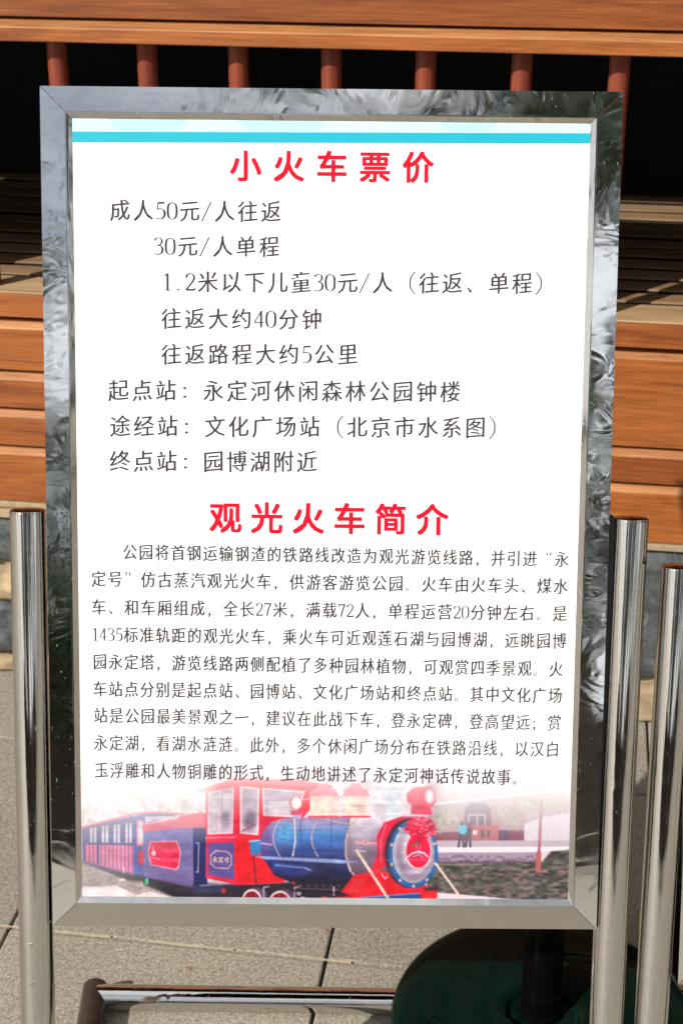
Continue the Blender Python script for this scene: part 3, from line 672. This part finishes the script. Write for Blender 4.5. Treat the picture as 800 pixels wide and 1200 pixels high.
def stroke(pts, wfun, lay=0, n=14):
    P = []
    if len(pts) > 2:
        q = [pts[0]] + list(pts) + [pts[-1]]
        for i in range(1, len(q) - 2):
            for k in range(n):
                t = k / n
                P.append(tuple(.5 * ((2 * q[i][c]) + (-q[i - 1][c] + q[i + 1][c]) * t + (2 * q[i - 1][c] - 5 * q[i][c] + 4 * q[i + 1][c] - q[i + 2][c]) * t * t + (-q[i - 1][c] + 3 * q[i][c] - 3 * q[i + 1][c] + q[i + 2][c]) * t ** 3) for c in (0, 1)))
        P.append(tuple(pts[-1]))
    else: P = [tuple(pts[0]), tuple(pts[1])]
    vs = []; fs = []
    for i, (x, y) in enumerate(P):
        a = P[max(0, i - 1)]; b = P[min(len(P) - 1, i + 1)]; dx, dy = b[0] - a[0], b[1] - a[1]; L = math.hypot(dx, dy) or 1
        wd = wfun(i / (len(P) - 1), abs(dy) / L) * .62
        vs += [(x - dy / L * wd, y + dx / L * wd, lay), (x + dy / L * wd, y - dx / L * wd, lay)]
        if i: fs.append((2 * i - 2, 2 * i - 1, 2 * i + 1, 2 * i))
    return vs, fs
vw = lambda a, b: (lambda t, s: a + (b - a) * s ** 2)
DIG = {
 '0': [([(.25, .72), (.10, .62), (.06, .36), (.10, .10), (.25, 0), (.40, .10), (.44, .36), (.40, .62), (.25, .72)], vw(.022, .07))],
 '1': [([(.27, .72), (.27, .0)], vw(.07, .07)), ([(.12, .62), (.27, .71)], vw(.03, .03)), ([(.14, .01), (.40, .01)], vw(.022, .022))],
 '2': [([(.07, .54), (.12, .67), (.25, .72), (.38, .65), (.40, .50), (.30, .32), (.06, .03)], vw(.03, .065)), ([(.06, .03), (.43, .03)], vw(.06, .06)), ([(.43, .03), (.45, .14)], vw(.03, .025))],
 '3': [([(.08, .60), (.15, .69), (.26, .72), (.38, .65), (.38, .50), (.29, .41), (.18, .38)], vw(.025, .06)), ([(.18, .38), (.33, .37), (.42, .24), (.38, .08), (.22, .0), (.06, .04)], vw(.025, .07))],
 '4': [([(.33, .72), (.33, 0)], vw(.065, .065)), ([(.33, .70), (.04, .21)], vw(.025, .03)), ([(.04, .21), (.46, .21)], vw(.03, .03))],
 '5': [([(.13, .70), (.42, .70)], vw(.06, .06)), ([(.14, .70), (.10, .42)], vw(.03, .03)), ([(.10, .42), (.26, .45), (.40, .36), (.41, .16), (.28, .02), (.06, .03)], vw(.025, .07))],
 '7': [([(.06, .69), (.44, .69)], vw(.06, .06)), ([(.43, .69), (.30, .40), (.20, 0)], vw(.04, .06)), ([(.06, .69), (.04, .58)], vw(.03, .03))],
 '.': [([(.22, .0), (.22, .07)], vw(.07, .07))],
 '/': [([(.02, -.08), (.42, .76)], vw(.035, .035))],
 '（': [([(.90, .84), (.72, .60), (.68, .36), (.72, .12), (.90, -.12)], vw(.02, .045))],
 '）': [([(.10, .84), (.28, .60), (.32, .36), (.28, .12), (.10, -.12)], vw(.02, .045))],
 '，': [([(.18, .10), (.24, .04), (.21, -.05), (.13, -.12)], lambda t, s: .10 * (1 - t) + .015)],
 '、': [([(.12, .18), (.22, .10), (.30, -.02)], lambda t, s: .025 + .07 * t)],
 '；': [([(.18, .10), (.24, .04), (.21, -.05), (.13, -.12)], lambda t, s: .10 * (1 - t) + .015), ([(.2, .36), (.2, .45)], vw(.09, .09))],
 '：': [([(.30, .06), (.30, .15)], vw(.09, .09)), ([(.30, .42), (.30, .51)], vw(.09, .09))],
 '。': [([(.20, -.04), (.11, .05), (.20, .14), (.29, .05), (.20, -.04)], vw(.028, .028))],
 '“': [([(.66, .76), (.58, .68), (.60, .58)], lambda t, s: .015 + .06 * t), ([(.86, .76), (.78, .68), (.80, .58)], lambda t, s: .015 + .06 * t)],
 '”': [([(.14, .76), (.20, .68), (.12, .56)], lambda t, s: .075 - .06 * t), ([(.34, .76), (.40, .68), (.32, .56)], lambda t, s: .075 - .06 * t)],
}
def half(c): return c in '0123456789/.'
def text_mesh(name, s, uL, uR, vL, vR, size, m, parent, nplane, off, kai=True, adv=None, yasp=1.0):
    """one printed line: glyph boxes fill uL..uR, centre height runs from vL to vR"""
    tot = sum(.5 if half(c) else 1 for c in s); a = (uR - uL) / tot if adv is None else adv
    V = []; F = []; x = 0
    for c in s:
        wd = .5 if half(c) else 1
        base = len(V)
        if c in DIG and kai:
            for k, (pts, wf) in enumerate(DIG[c]):
                vs, fs = stroke(pts, wf, k * .00012 / size); b0 = len(V)
                for q in vs:
                    t = (x + q[0]) / tot; V.append((uL + (x + q[0]) * a, nplane - q[2] * size, vL + (vR - vL) * t + (q[1] - .37) * size * yasp))
                F += [tuple(i + b0 for i in f) for f in fs]
        else:
            vs, fs = glyph(c, 0, (-.011, -.001) if kai else None)
            if not kai:
                v0, f0 = vs, fs; vs, fs = [], []
                for k, (ax, ay) in enumerate(((0, 0), (off, off), (-off, off), (off, -off), (-off, -off), (0, -off), (0, off), (off, 0), (-off, 0))):
                    fs += [tuple(i + len(vs) for i in f) for f in f0]; vs += [(x_ + ax, y_ + ay, k * .00002) for x_, y_ in v0]
            gs = .90 if kai else 1.0
            for q in vs:
                gx, gy = q[0], q[1] - .38
                if kai: gy = gy + .085 * (gx - .5); gx = .5 + (gx - .5) * gs
                gy *= .96 if kai else 1
                t = (x + gx) / tot
                V.append((uL + (x + .5) * a + (gx - .5) * size * (1 if not kai else min(1, a / size * 1.02)), nplane - (q[2] if len(q) > 2 else 0), vL + (vR - vL) * t + gy * size * yasp))
            F += [tuple(i + base for i in f) for f in fs]
        x += wd
    me = bpy.data.meshes.new(name); me.from_pydata(V, [], F); me.validate(); me.update()
    # all faces look at the viewer
    bm = bmesh.new(); bm.from_mesh(me); bm.normal_update()
    for f in bm.faces:
        if f.normal.y > 0: f.normal_flip()
    bm.to_mesh(me); bm.free()
    return link(name, me, parent, m)

# ================================================================== NOTICE-BOARD STANDS
yaw, lean, tilt = R(.375), R(18.168), R(-.649)
U = Vector((math.cos(yaw), math.sin(yaw), 0)); Bk = Vector((-math.sin(yaw), math.cos(yaw), 0))
Vv = Vector((0, 0, 1)) * math.cos(lean) + Bk * math.sin(lean)
U, Vv = U * math.cos(tilt) + Vv * math.sin(tilt), Vv * math.cos(tilt) - U * math.sin(tilt)
IN = -(U.cross(Vv))                                 # into the scene
FRAME_O = Vector((-.29699, 1.24319, .43147))
BW, BH, FB = .560, .8426, .0235
def stand_matrix(o): return Matrix(((U.x, IN.x, Vv.x, o.x), (U.y, IN.y, Vv.y, o.y), (U.z, IN.z, Vv.z, o.z), (0, 0, 0, 1)))
def bar_bm(p, q, din, w_, d0, d1, gap=.00035):
    """mitred bar from outer corner p to q (local x, z); din = inward unit; depth y d0..d1"""
    p = Vector(p); q = Vector(q); t = (q - p).normalized(); din = Vector(din); bm = bmesh.new(); L = (q - p).length
    nseg = 10
    def P(s, r, y): v = p + t * s + din * r; return bm.verts.new((v.x, y, v.y))
    rings = []
    for k in range(nseg + 1):
        f = k / nseg; s0 = gap + f * (L - 2 * gap); s1 = w_ + gap + f * (L - 2 * w_ - 2 * gap)
        rings.append([P(s0, 0, d0), P(s1, w_, d0), P(s1, w_, d1), P(s0, 0, d1)])
    for a, b in zip(rings, rings[1:]):
        for i in range(4): bm.faces.new((a[i], a[(i + 1) % 4], b[(i + 1) % 4], b[i]))
    bm.faces.new(rings[0]); bm.faces.new(rings[-1])
    sharp = [e for e in bm.edges if len(e.link_faces) == 2 and e.calc_face_angle(0) > .5]
    bmesh.ops.bevel(bm, geom=sharp, offset=.0011, segments=3, affect='EDGES')
    return bm
def trim_bm(p, q, din, w_, y0, y1):
    p = Vector(p); q = Vector(q); t = (q - p).normalized(); din = Vector(din); L = (q - p).length; bm = bmesh.new()
    pr = [(0, y0), (.0012, y0), (w_, y1), (w_, y1 + .006), (0, y1 + .006)]
    A_ = [bm.verts.new(((p + t * r + din * r).x, y, (p + t * r + din * r).y)) for r, y in pr]
    B_ = [bm.verts.new(((p + t * (L - r) + din * r).x, y, (p + t * (L - r) + din * r).y)) for r, y in pr]
    for i in range(5): bm.faces.new((A_[i], A_[(i + 1) % 5], B_[(i + 1) % 5], B_[i]))
    return bm
def make_stand(origin, label, drop, postoff, full, pl=(-.021, -.019), pr=(.5835, .575)):
    # origin = lower-left outer corner of the board; root lies where the left side line meets the ground
    t = -origin.z / Vv.z; base = origin + Vv * t; V0 = -t
    MW = stand_matrix(base); root = empty('notice_board_stand', MW); tag(root, label, 'notice board', 'notice board stands side by side')
    W0, W1, Z0, Z1 = 0, BW, V0, V0 + BH
    cs = [(W0, Z0), (W1, Z0), (W1, Z1), (W0, Z1)]; dn = [(0, 1), (-1, 0), (0, -1), (1, 0)]
    for k in range(4):
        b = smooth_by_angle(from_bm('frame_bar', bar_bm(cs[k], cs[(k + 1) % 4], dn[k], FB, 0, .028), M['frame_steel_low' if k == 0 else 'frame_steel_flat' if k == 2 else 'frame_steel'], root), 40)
        bm = trim_bm(Vector(cs[k]) + Vector((FB * (1 if k in (0, 3) else -1), FB * (1 if k < 2 else -1))), Vector(cs[(k + 1) % 4]) + Vector((FB * (1 if k in (2, 3) else -1), FB * (1 if k in (0, 3) else -1))), dn[k], .0062, .0006, .0058)
        from_bm('inner_trim', bm, M['tube_steel'], root)
    P0, P1 = FB - .002, BW - FB + .002
    from_bm('sign_panel', box_bm(P0, P1, .0060, .0100, V0 + FB - .002, V0 + BH - FB + .002), M['panel'], root)
    from_bm('back_sheet', box_bm(P0, P1, .0110, .0250, V0 + FB, V0 + BH - FB), M['iron'], root)
    iv = MW.inverted()
    def wtube(name, a, b, r, m='tube_steel', rings=1):
        bm = tube_bm(iv @ Vector(a), iv @ Vector(b), r, 40, True, None, rings); return smooth_by_angle(from_bm(name, bm, M[m], root), 50)
    feet = []
    for (ut, ub), top in ((pl, .430 - postoff), (pr, .427 - postoff)):
        # slightly out-of-square posts; ends on the ground tube
        sl_ = (ut - ub) / (.430 + .11); zt = V0 + top; ub0 = ut - sl_ * (zt - .03)
        bm = tube_bm((ub0, .012, .012), (ut, .012, zt), .0178, 56, False, None, 24)
        p = smooth_by_angle(from_bm('post', bm, M['tube_steel'], root), 60)
        lb = lathe_bm([(0, .0012), (.0135, .0010), (.0150, .0000), (.0164, .0006), (.0178, -.0008), (.0178, -.003)], 48)
        for v in lb.verts: v.co = Vector((ut + v.co.x, .012 + v.co.y, zt + v.co.z + .0004))
        c = from_bm('end_cap', lb, M['cap'], p, True)
        feet.append(MW @ Vector((ub0, .012, .012)))
        for zz in (V0 - .006,) if ut > .3 else (V0 + .02,):
            pass
    L_, R_ = feet; hz = .0178
    a = Vector((L_.x, L_.y, hz)); b = Vector((R_.x, R_.y, hz)); c = Vector((-.336 + (L_.x + .323), 1.583, hz)); d = Vector((R_.x + .008, 1.571, hz))
    wtube('base_rail', c, d, .0172); 
    for s, e in ((a, c), (b, d)):
        w_ = wtube('base_rail', s - (e - s).normalized() * .02, e + (e - s).normalized() * .0168, .0174, 'side_rail')
    # dark strip standing in for the shaded gap beside the frame, then brackets
    if full:
        from_bm('gap_shade_strip', box_bm(BW + .0002, BW + .006, .006, .022, V0 + .006, V0 + .43, .0015, 2), M['black'], root)
        for zz in (V0 + .002, V0 + .40):
            from_bm('bracket', box_bm(BW - .002, BW + .012, .010, .024, zz - .008, zz + .004, .002, 2), M['tube_steel'], root)
        for zz in (V0 - .018, V0 - .060):
            bm = bmesh.new(); bmesh.ops.create_uvsphere(bm, u_segments=10, v_segments=6, radius=.0032)
            for v in bm.verts: v.co = Vector((-.0215 + v.co.x, -.0055 + v.co.y * .35, zz + v.co.z * .7))
            from_bm('weld_bead', bm, M['tube_steel'], root, True)
    else:
        for zz in (V0 + .40,):
            from_bm('bracket', box_bm(-.008, .002, .010, .024, zz, zz + .014, .002, 2), M['tube_steel'], root)
    return root, V0
stand, V0 = make_stand(FRAME_O, 'steel framed notice board showing train fares in Chinese above a printed steam train', 0, 0, True)
o2 = FRAME_O + U * .6465 + Vv * -.0595
make_stand(o2, 'second steel notice board stand cut off at right edge, its post top lower', 0, -.0075, False, pl=(-.0125, -.0262))

# --- prints on the main board
HM = np.array([[1134.8581777427005, -22.03347072825908, 63.44642734616159], [12.300349145391806, -1172.3416080113257, 1082.369533992299], [0.004639356052820375, -0.08137533015227093, 1.0]])
LINES = [
    ('小火车票价', 0.18142, 0.37941, 0.76991, 0.77023, 0.03084, 'T'),
    ('成人50元/人往返', 0.06352, 0.23294, 0.72643, 0.72643, 0.02247, 'B'),
    ('30元/人单程', 0.10646, 0.23142, 0.69243, 0.69280, 0.02220, 'B'),
    ('1.2米以下儿童30元/人（往返、单程）', 0.11458, 0.50191, 0.65789, 0.65987, 0.02275, 'B'),
    ('往返大约40分钟', 0.11269, 0.27365, 0.62221, 0.62287, 0.02247, 'B'),
    ('往返路程大约5公里', 0.11248, 0.30925, 0.58717, 0.58896, 0.02260, 'B'),
    ('起点站：永定河休闲森林公园钟楼', 0.06003, 0.41100, 0.55145, 0.55291, 0.02316, 'B'),
    ('途经站：文化广场站（北京市水系图）', 0.06135, 0.46001, 0.51601, 0.51783, 0.02331, 'B'),
    ('终点站：园博湖附近', 0.06099, 0.26965, 0.48118, 0.48214, 0.02344, 'B'),
    ('观光火车简介', 0.16093, 0.39982, 0.42554, 0.42498, 0.03271, 'T'),
    ('公园将首钢运输钢渣的铁路线改造为观光游览线路，并引进“永', 0.07371, 0.52229, 0.38987, 0.38580, 0.01776, 'B'),
    ('定号”仿古蒸汽观光火车，供游客游览公园。火车由火车头、煤水', 0.04180, 0.52222, 0.36230, 0.35840, 0.01784, 'B'),
    ('车、和车厢组成，全长27米，满载72人，单程运营20分钟左右。是', 0.04146, 0.52215, 0.33356, 0.33044, 0.01793, 'B'),
    ('1435标准轨距的观光火车，乘火车可近观莲石湖与园博湖，远眺园博', 0.04198, 0.52208, 0.30556, 0.30234, 0.01801, 'B'),
    ('园永定塔，游览线路两侧配植了多种园林植物，可观赏四季景观。火', 0.04252, 0.51944, 0.27742, 0.27321, 0.01810, 'B'),
    ('车站点分别是起点站、园博站、文化广场站和终点站。其中文化广场', 0.04219, 0.51934, 0.24915, 0.24574, 0.01818, 'B'),
    ('站是公园最美景观之一，建议在此战下车，登永定碑，登高望远；赏', 0.04273, 0.51927, 0.22164, 0.21725, 0.01826, 'B'),
    ('永定湖，看湖水涟涟。此外，多个休闲广场分布在铁路沿线，以汉白', 0.04240, 0.51829, 0.19311, 0.18951, 0.01835, 'B'),
    ('玉浮雕和人物铜雕的形式，生动地讲述了永定河神话传说故事。', 0.04294, 0.48503, 0.16445, 0.15961, 0.01844, 'B'),
]
def flat_sheet(name, pts, y, m, parent, uv=None):
    bm = bmesh.new(); vs = [bm.verts.new((a, y, V0 + b)) for a, b in pts]; f = bm.faces.new(vs); bm.normal_update()
    if f.normal.y > 0: f.normal_flip()
    if uv:
        l = bm.loops.layers.uv.new('uv')
        for lp in f.loops:
            a, b = lp.vert.co.x, lp.vert.co.z - V0; lp[l].uv = ((a - uv[0]) / (uv[1] - uv[0]), (b - uv[2]) / (uv[3] - uv[2]))
    me = bpy.data.meshes.new(name); bm.to_mesh(me); bm.free(); return link(name, me, parent, m)
YP = .0058
PU = (.0238, .5362, .0238, .2180)
pic = paint_print(HM, *PU, 1560)
m, n, b = mat('printed_picture_ink'); tx = N(n, 'ShaderNodeTexImage'); tx.image = pic; tx.extension = 'EXTEND'
mul = mixc(n, 1, tx.outputs['Color'], (.84, .84, .845), 'MULTIPLY'); n.links.new(mul, b.inputs['Base Color']); b.inputs['Roughness'].default_value = .38
M['picture'] = m
flat_sheet('printed_picture', [(PU[0], PU[2]), (PU[1], PU[2]), (PU[1], PU[3]), (PU[0], PU[3])], YP, M['picture'], stand, PU)
M['pale_band'] = plain('pale_blue_print', (.40, .66, .78), .4, 0, .02, 8); M['pale_band2'] = plain('paler_blue_print', (.50, .74, .82), .4, 0, .02, 8)
M['cyan_band'] = plain('cyan_print', (.006, .38, .50), .4, 0, .02, 8)
flat_sheet('pale_blue_band', [(.0235, .8005), (.5365, .8040), (.5365, .8195), (.0235, .8195)], YP, M['pale_band'], stand)
flat_sheet('cyan_band', [(.0235, .7904), (.5365, .7944), (.5365, .8040), (.0235, .8005)], YP, M['cyan_band'], stand)
for k, (a, b_) in enumerate(((.0235, .075), (.13, .20), (.265, .395), (.43, .5365))):
    flat_sheet('pale_wave', [(a, .8009 + (a * .0068)), (b_, .8009 + b_ * .0068), (b_ - .018, .8195), (a + .018 if k else a, .8195)], YP - .0001, M['pale_band2'], stand)
for (s, uL, uR, vL, vR, sz, k) in LINES:
    if k == 'T':
        nn = len(s); a = (uR - uL - sz) / (nn - 1); c0 = uL + sz / 2
        text_mesh('title_line', s, c0 - a / 2, c0 - a / 2 + a * nn, V0 + vL, V0 + vR, sz, M['red_ink'], stand, YP - .0002, .021, False)
    else:
        text_mesh('text_line', s, uL, uR, V0 + vL, V0 + vR, sz, M['ink'], stand, YP - .0002, 0, True)
# name plate on the printed engine
M['gold_ink'] = plain('pale_gold_print', (.66, .42, .34), .5, 0, .05, 20)
text_mesh('engine_name', '永定号', .1635, .1815, V0 + .0705, V0 + .0695, .0068, M['gold_ink'], stand, YP - .0002, .004, True)

# ================================================================== UMBRELLA BASE
ub = empty('umbrella_base', Matrix.Translation((.262, 1.520, 0)))
tag(ub, 'round dark green cast umbrella base with leaf relief and black pole socket on the paving', 'umbrella base')
pr = [(0, .044), (.040, .044), (.0425, .0445), (.045, .0462), (.048, .0505), (.052, .0525), (.060, .053), (.150, .0515), (.180, .0495), (.190, .0470), (.1955, .0430), (.1975, .0375), (.1970, .034), (.193, .032), (.0, .032)]
smooth_by_angle(from_bm('base_disc', lathe_bm(pr, 96), M['green'], ub), 50)
for a in (.6, 2.2, 3.75, 5.3):
    from_bm('foot', tube_bm((.13 * math.cos(a), .13 * math.sin(a), 0), (.13 * math.cos(a), .13 * math.sin(a), .033), .016, 16), M['iron'], ub)
sx, sy = -.003, .012
sp = [(.0, .40), (.0255, .40), (.0255, .083), (.0285, .082), (.0290, .079), (.0285, .076), (.0262, .075), (.0262, .052), (.0300, .0505), (.0310, .048), (.0300, .0452), (0, .045)]
smooth_by_angle(from_bm('pole_socket', lathe_bm(sp, 40, sx, sy), M['iron'], ub), 40)
smooth_by_angle(from_bm('pole', lathe_bm([(0, .40), (.019, .40), (.019, .70), (.017, .705), (0, .705)], 32, sx, sy), M['iron'], ub), 40)
kb = tube_bm((sx + .024, sy - .006, .14), (sx + .060, sy - .012, .14), .006, 14); from_bm('clamp_screw', kb, M['iron'], ub)
# raised lotus leaf relief
rr = random.Random(4)
lc = Vector((-.112, -.040, .0518))
def ridge(pts, r):
    bm = bmesh.new(); prev = None
    for i, p in enumerate(pts):
        d = (Vector(pts[min(i + 1, len(pts) - 1)]) - Vector(pts[max(i - 1, 0)])).normalized(); s_ = Vector((-d.y, d.x, 0)) * r
        cur = [bm.verts.new(Vector(p) + s_ - Vector((0, 0, r))), bm.verts.new(Vector(p) + s_ * .5 + Vector((0, 0, r * .5))), bm.verts.new(Vector(p) - s_ * .5 + Vector((0, 0, r * .5))), bm.verts.new(Vector(p) - s_ - Vector((0, 0, r)))]
        if prev:
            for q in range(3): bm.faces.new((prev[q], cur[q], cur[q + 1], prev[q + 1]))
        prev = cur
    from_bm('leaf_relief', bm, M['green'], ub, True)
rim = []
for k in range(33):
    a = math.pi * (.12 + 1.72 * k / 32) + 1.2; r_ = .046 * (1 + .08 * math.sin(a * 9) + .05 * rr.uniform(-1, 1)); rim.append(lc + Vector((r_ * math.cos(a), r_ * math.sin(a) * .92, 0)))
ridge(rim, .0024)
for k in range(1, 32, 4):
    e = rim[k]; mid = lc.lerp(e, .55) + Vector((rr.uniform(-.003, .003), rr.uniform(-.003, .003), .0)); ridge([lc, mid, e], .0015)
for k in range(6):
    a = 2.0 + k * .5; c = Vector((.10 * math.cos(a), .11 * math.sin(a), .0518))
    ridge([c + Vector((.022 * math.cos(t + a) * (1 - .3 * math.sin(2 * t)), .014 * math.sin(t + a), 0)) for t in [q * .35 for q in range(15)]], .0020)
ridge([Vector((-.062, .006, .0525)), Vector((-.056, -.012, .0525)), Vector((-.044, -.020, .0525)), Vector((-.040, -.040, .0525)), Vector((-.043, -.060, .0525))], .0034)

# ================================================================== TREES behind the viewer (seen mirrored in the steel)
def tree(x, y, h, cr, label, dark, seed):
    rr = random.Random(seed); root = empty('tree', Matrix.Translation((x, y, 0))); tag(root, label, 'tree', 'trees facing the pavilion')
    bm = bmesh.new(); tr = .035 * h / 1.6; pts = [Vector((0, 0, 0))]
    for k in range(1, 6): pts.append(Vector((rr.uniform(-.1, .1) * k, rr.uniform(-.1, .1) * k, h * .17 * k)))
    def limb(P, r0, r1):
        seg = 8; prev = None
        for i, p in enumerate(P):
            r_ = r0 + (r1 - r0) * i / (len(P) - 1); ring = [bm.verts.new(p + Vector((math.cos(6.283 * k / seg) * r_, math.sin(6.283 * k / seg) * r_, 0))) for k in range(seg)]
            if prev:
                for k in range(seg): bm.faces.new((prev[k], prev[(k + 1) % seg], ring[(k + 1) % seg], ring[k]))
            prev = ring
    limb(pts, tr * 1.5, tr * .4); tips = []
    for k in range(12):
        s = pts[rr.randint(2, 5)]; a = rr.uniform(0, 6.28); L = cr * rr.uniform(.5, .95); e = s + Vector((math.cos(a) * L, math.sin(a) * L, L * rr.uniform(.1, .7)))
        m_ = s.lerp(e, .5) + Vector((0, 0, rr.uniform(0, .3))); limb([s, m_, e], tr * .45, tr * .1); tips += [m_, e]
    tips.append(pts[-1])
    from_bm('trunk', bm, M['bark'], root, True)
    V = []; F = []
    for c in tips * 2:
        c = c + Vector((rr.gauss(0, .25 * cr), rr.gauss(0, .25 * cr), rr.gauss(0, .3 * cr) - .25 * cr))
        if c.z < h * .12: continue
        R_ = cr * rr.uniform(.2, .38)
        for _ in range(190):
            p = c + Vector((rr.gauss(0, R_ * .55), rr.gauss(0, R_ * .55), rr.gauss(0, R_ * .4))); a = Vector((rr.gauss(0, 1), rr.gauss(0, 1), rr.gauss(0, 1))).normalized(); b = a.orthogonal().normalized(); s = rr.uniform(.05, .11)
            i = len(V); V += [p - a * s, p + b * s * .5, p + a * s, p - b * s * .5]; F.append((i, i + 1, i + 2, i + 3))
    me = bpy.data.meshes.new('crown'); me.from_pydata([tuple(v) for v in V], [], F); link('crown', me, root, M['leaf_dark' if dark else 'leaf'])
TL = [(2.5, -13, 10.0, 2.6, 0), (5.2, -12, 9.6, 2.7, 1), (-1.2, -19, 6.4, 2.6, 1), (-4.2, -16, 7.4, 2.4, 0), (8.4, -8, 6.8, 2.6, 0), (-9.5, -17, 5.0, 2.6, 1), (12, -2, 7.5, 3.0, 1), (-9, 2.6, 6.5, 2.8, 0), (8.5, 1.2, 7.5, 3.0, 0), (-4, -26, 8, 3.4, 1)]
TN = ['tallest leafy green tree straight across from the notice board', 'dark broad tree across from the notice board to its right', 'dark tree further back across from the pavilion', 'thin green tree at the left of the row facing the pavilion', 'green tree at the right of the row facing the pavilion', 'small dark tree at the far left of the facing row', 'large dark tree standing east of the pavilion', 'green tree standing close at the west side of the pavilion', 'green tree standing close at the east side of the pavilion', 'dark tree farthest back in the facing row']
for k, (t, lb) in enumerate(zip(TL, TN)): tree(*t[:4], lb, t[4], 40 + k)
# clipped hedge in front of them
V = []; F = []; rr = random.Random(9)
for _ in range(26000):
    p = Vector((rr.uniform(-14, 14), rr.uniform(-18.2, -17.3), 0)); p.z = rr.uniform(.0, 1.75) + .1 * math.sin(p.x * 2.1); a = Vector((rr.gauss(0, 1), rr.gauss(0, 1), rr.gauss(0, 1))).normalized(); b = a.orthogonal().normalized(); s = rr.uniform(.03, .07)
    i = len(V); V += [tuple(p - a * s), tuple(p + b * s * .5), tuple(p + a * s), tuple(p - b * s * .5)]; F.append((i, i + 1, i + 2, i + 3))
hr = empty('hedge', Matrix.Translation((0, 0, 0))); tag(hr, 'low clipped dark hedge along the far side of the paving', 'hedge')
me = bpy.data.meshes.new('foliage'); me.from_pydata(V, [], F); link('foliage', me, hr, M['leaf_dark'])
from_bm('inner_twigs', box_bm(-13.9, 13.9, -18.1, -17.4, 0, 1.65), M['bark'], hr)
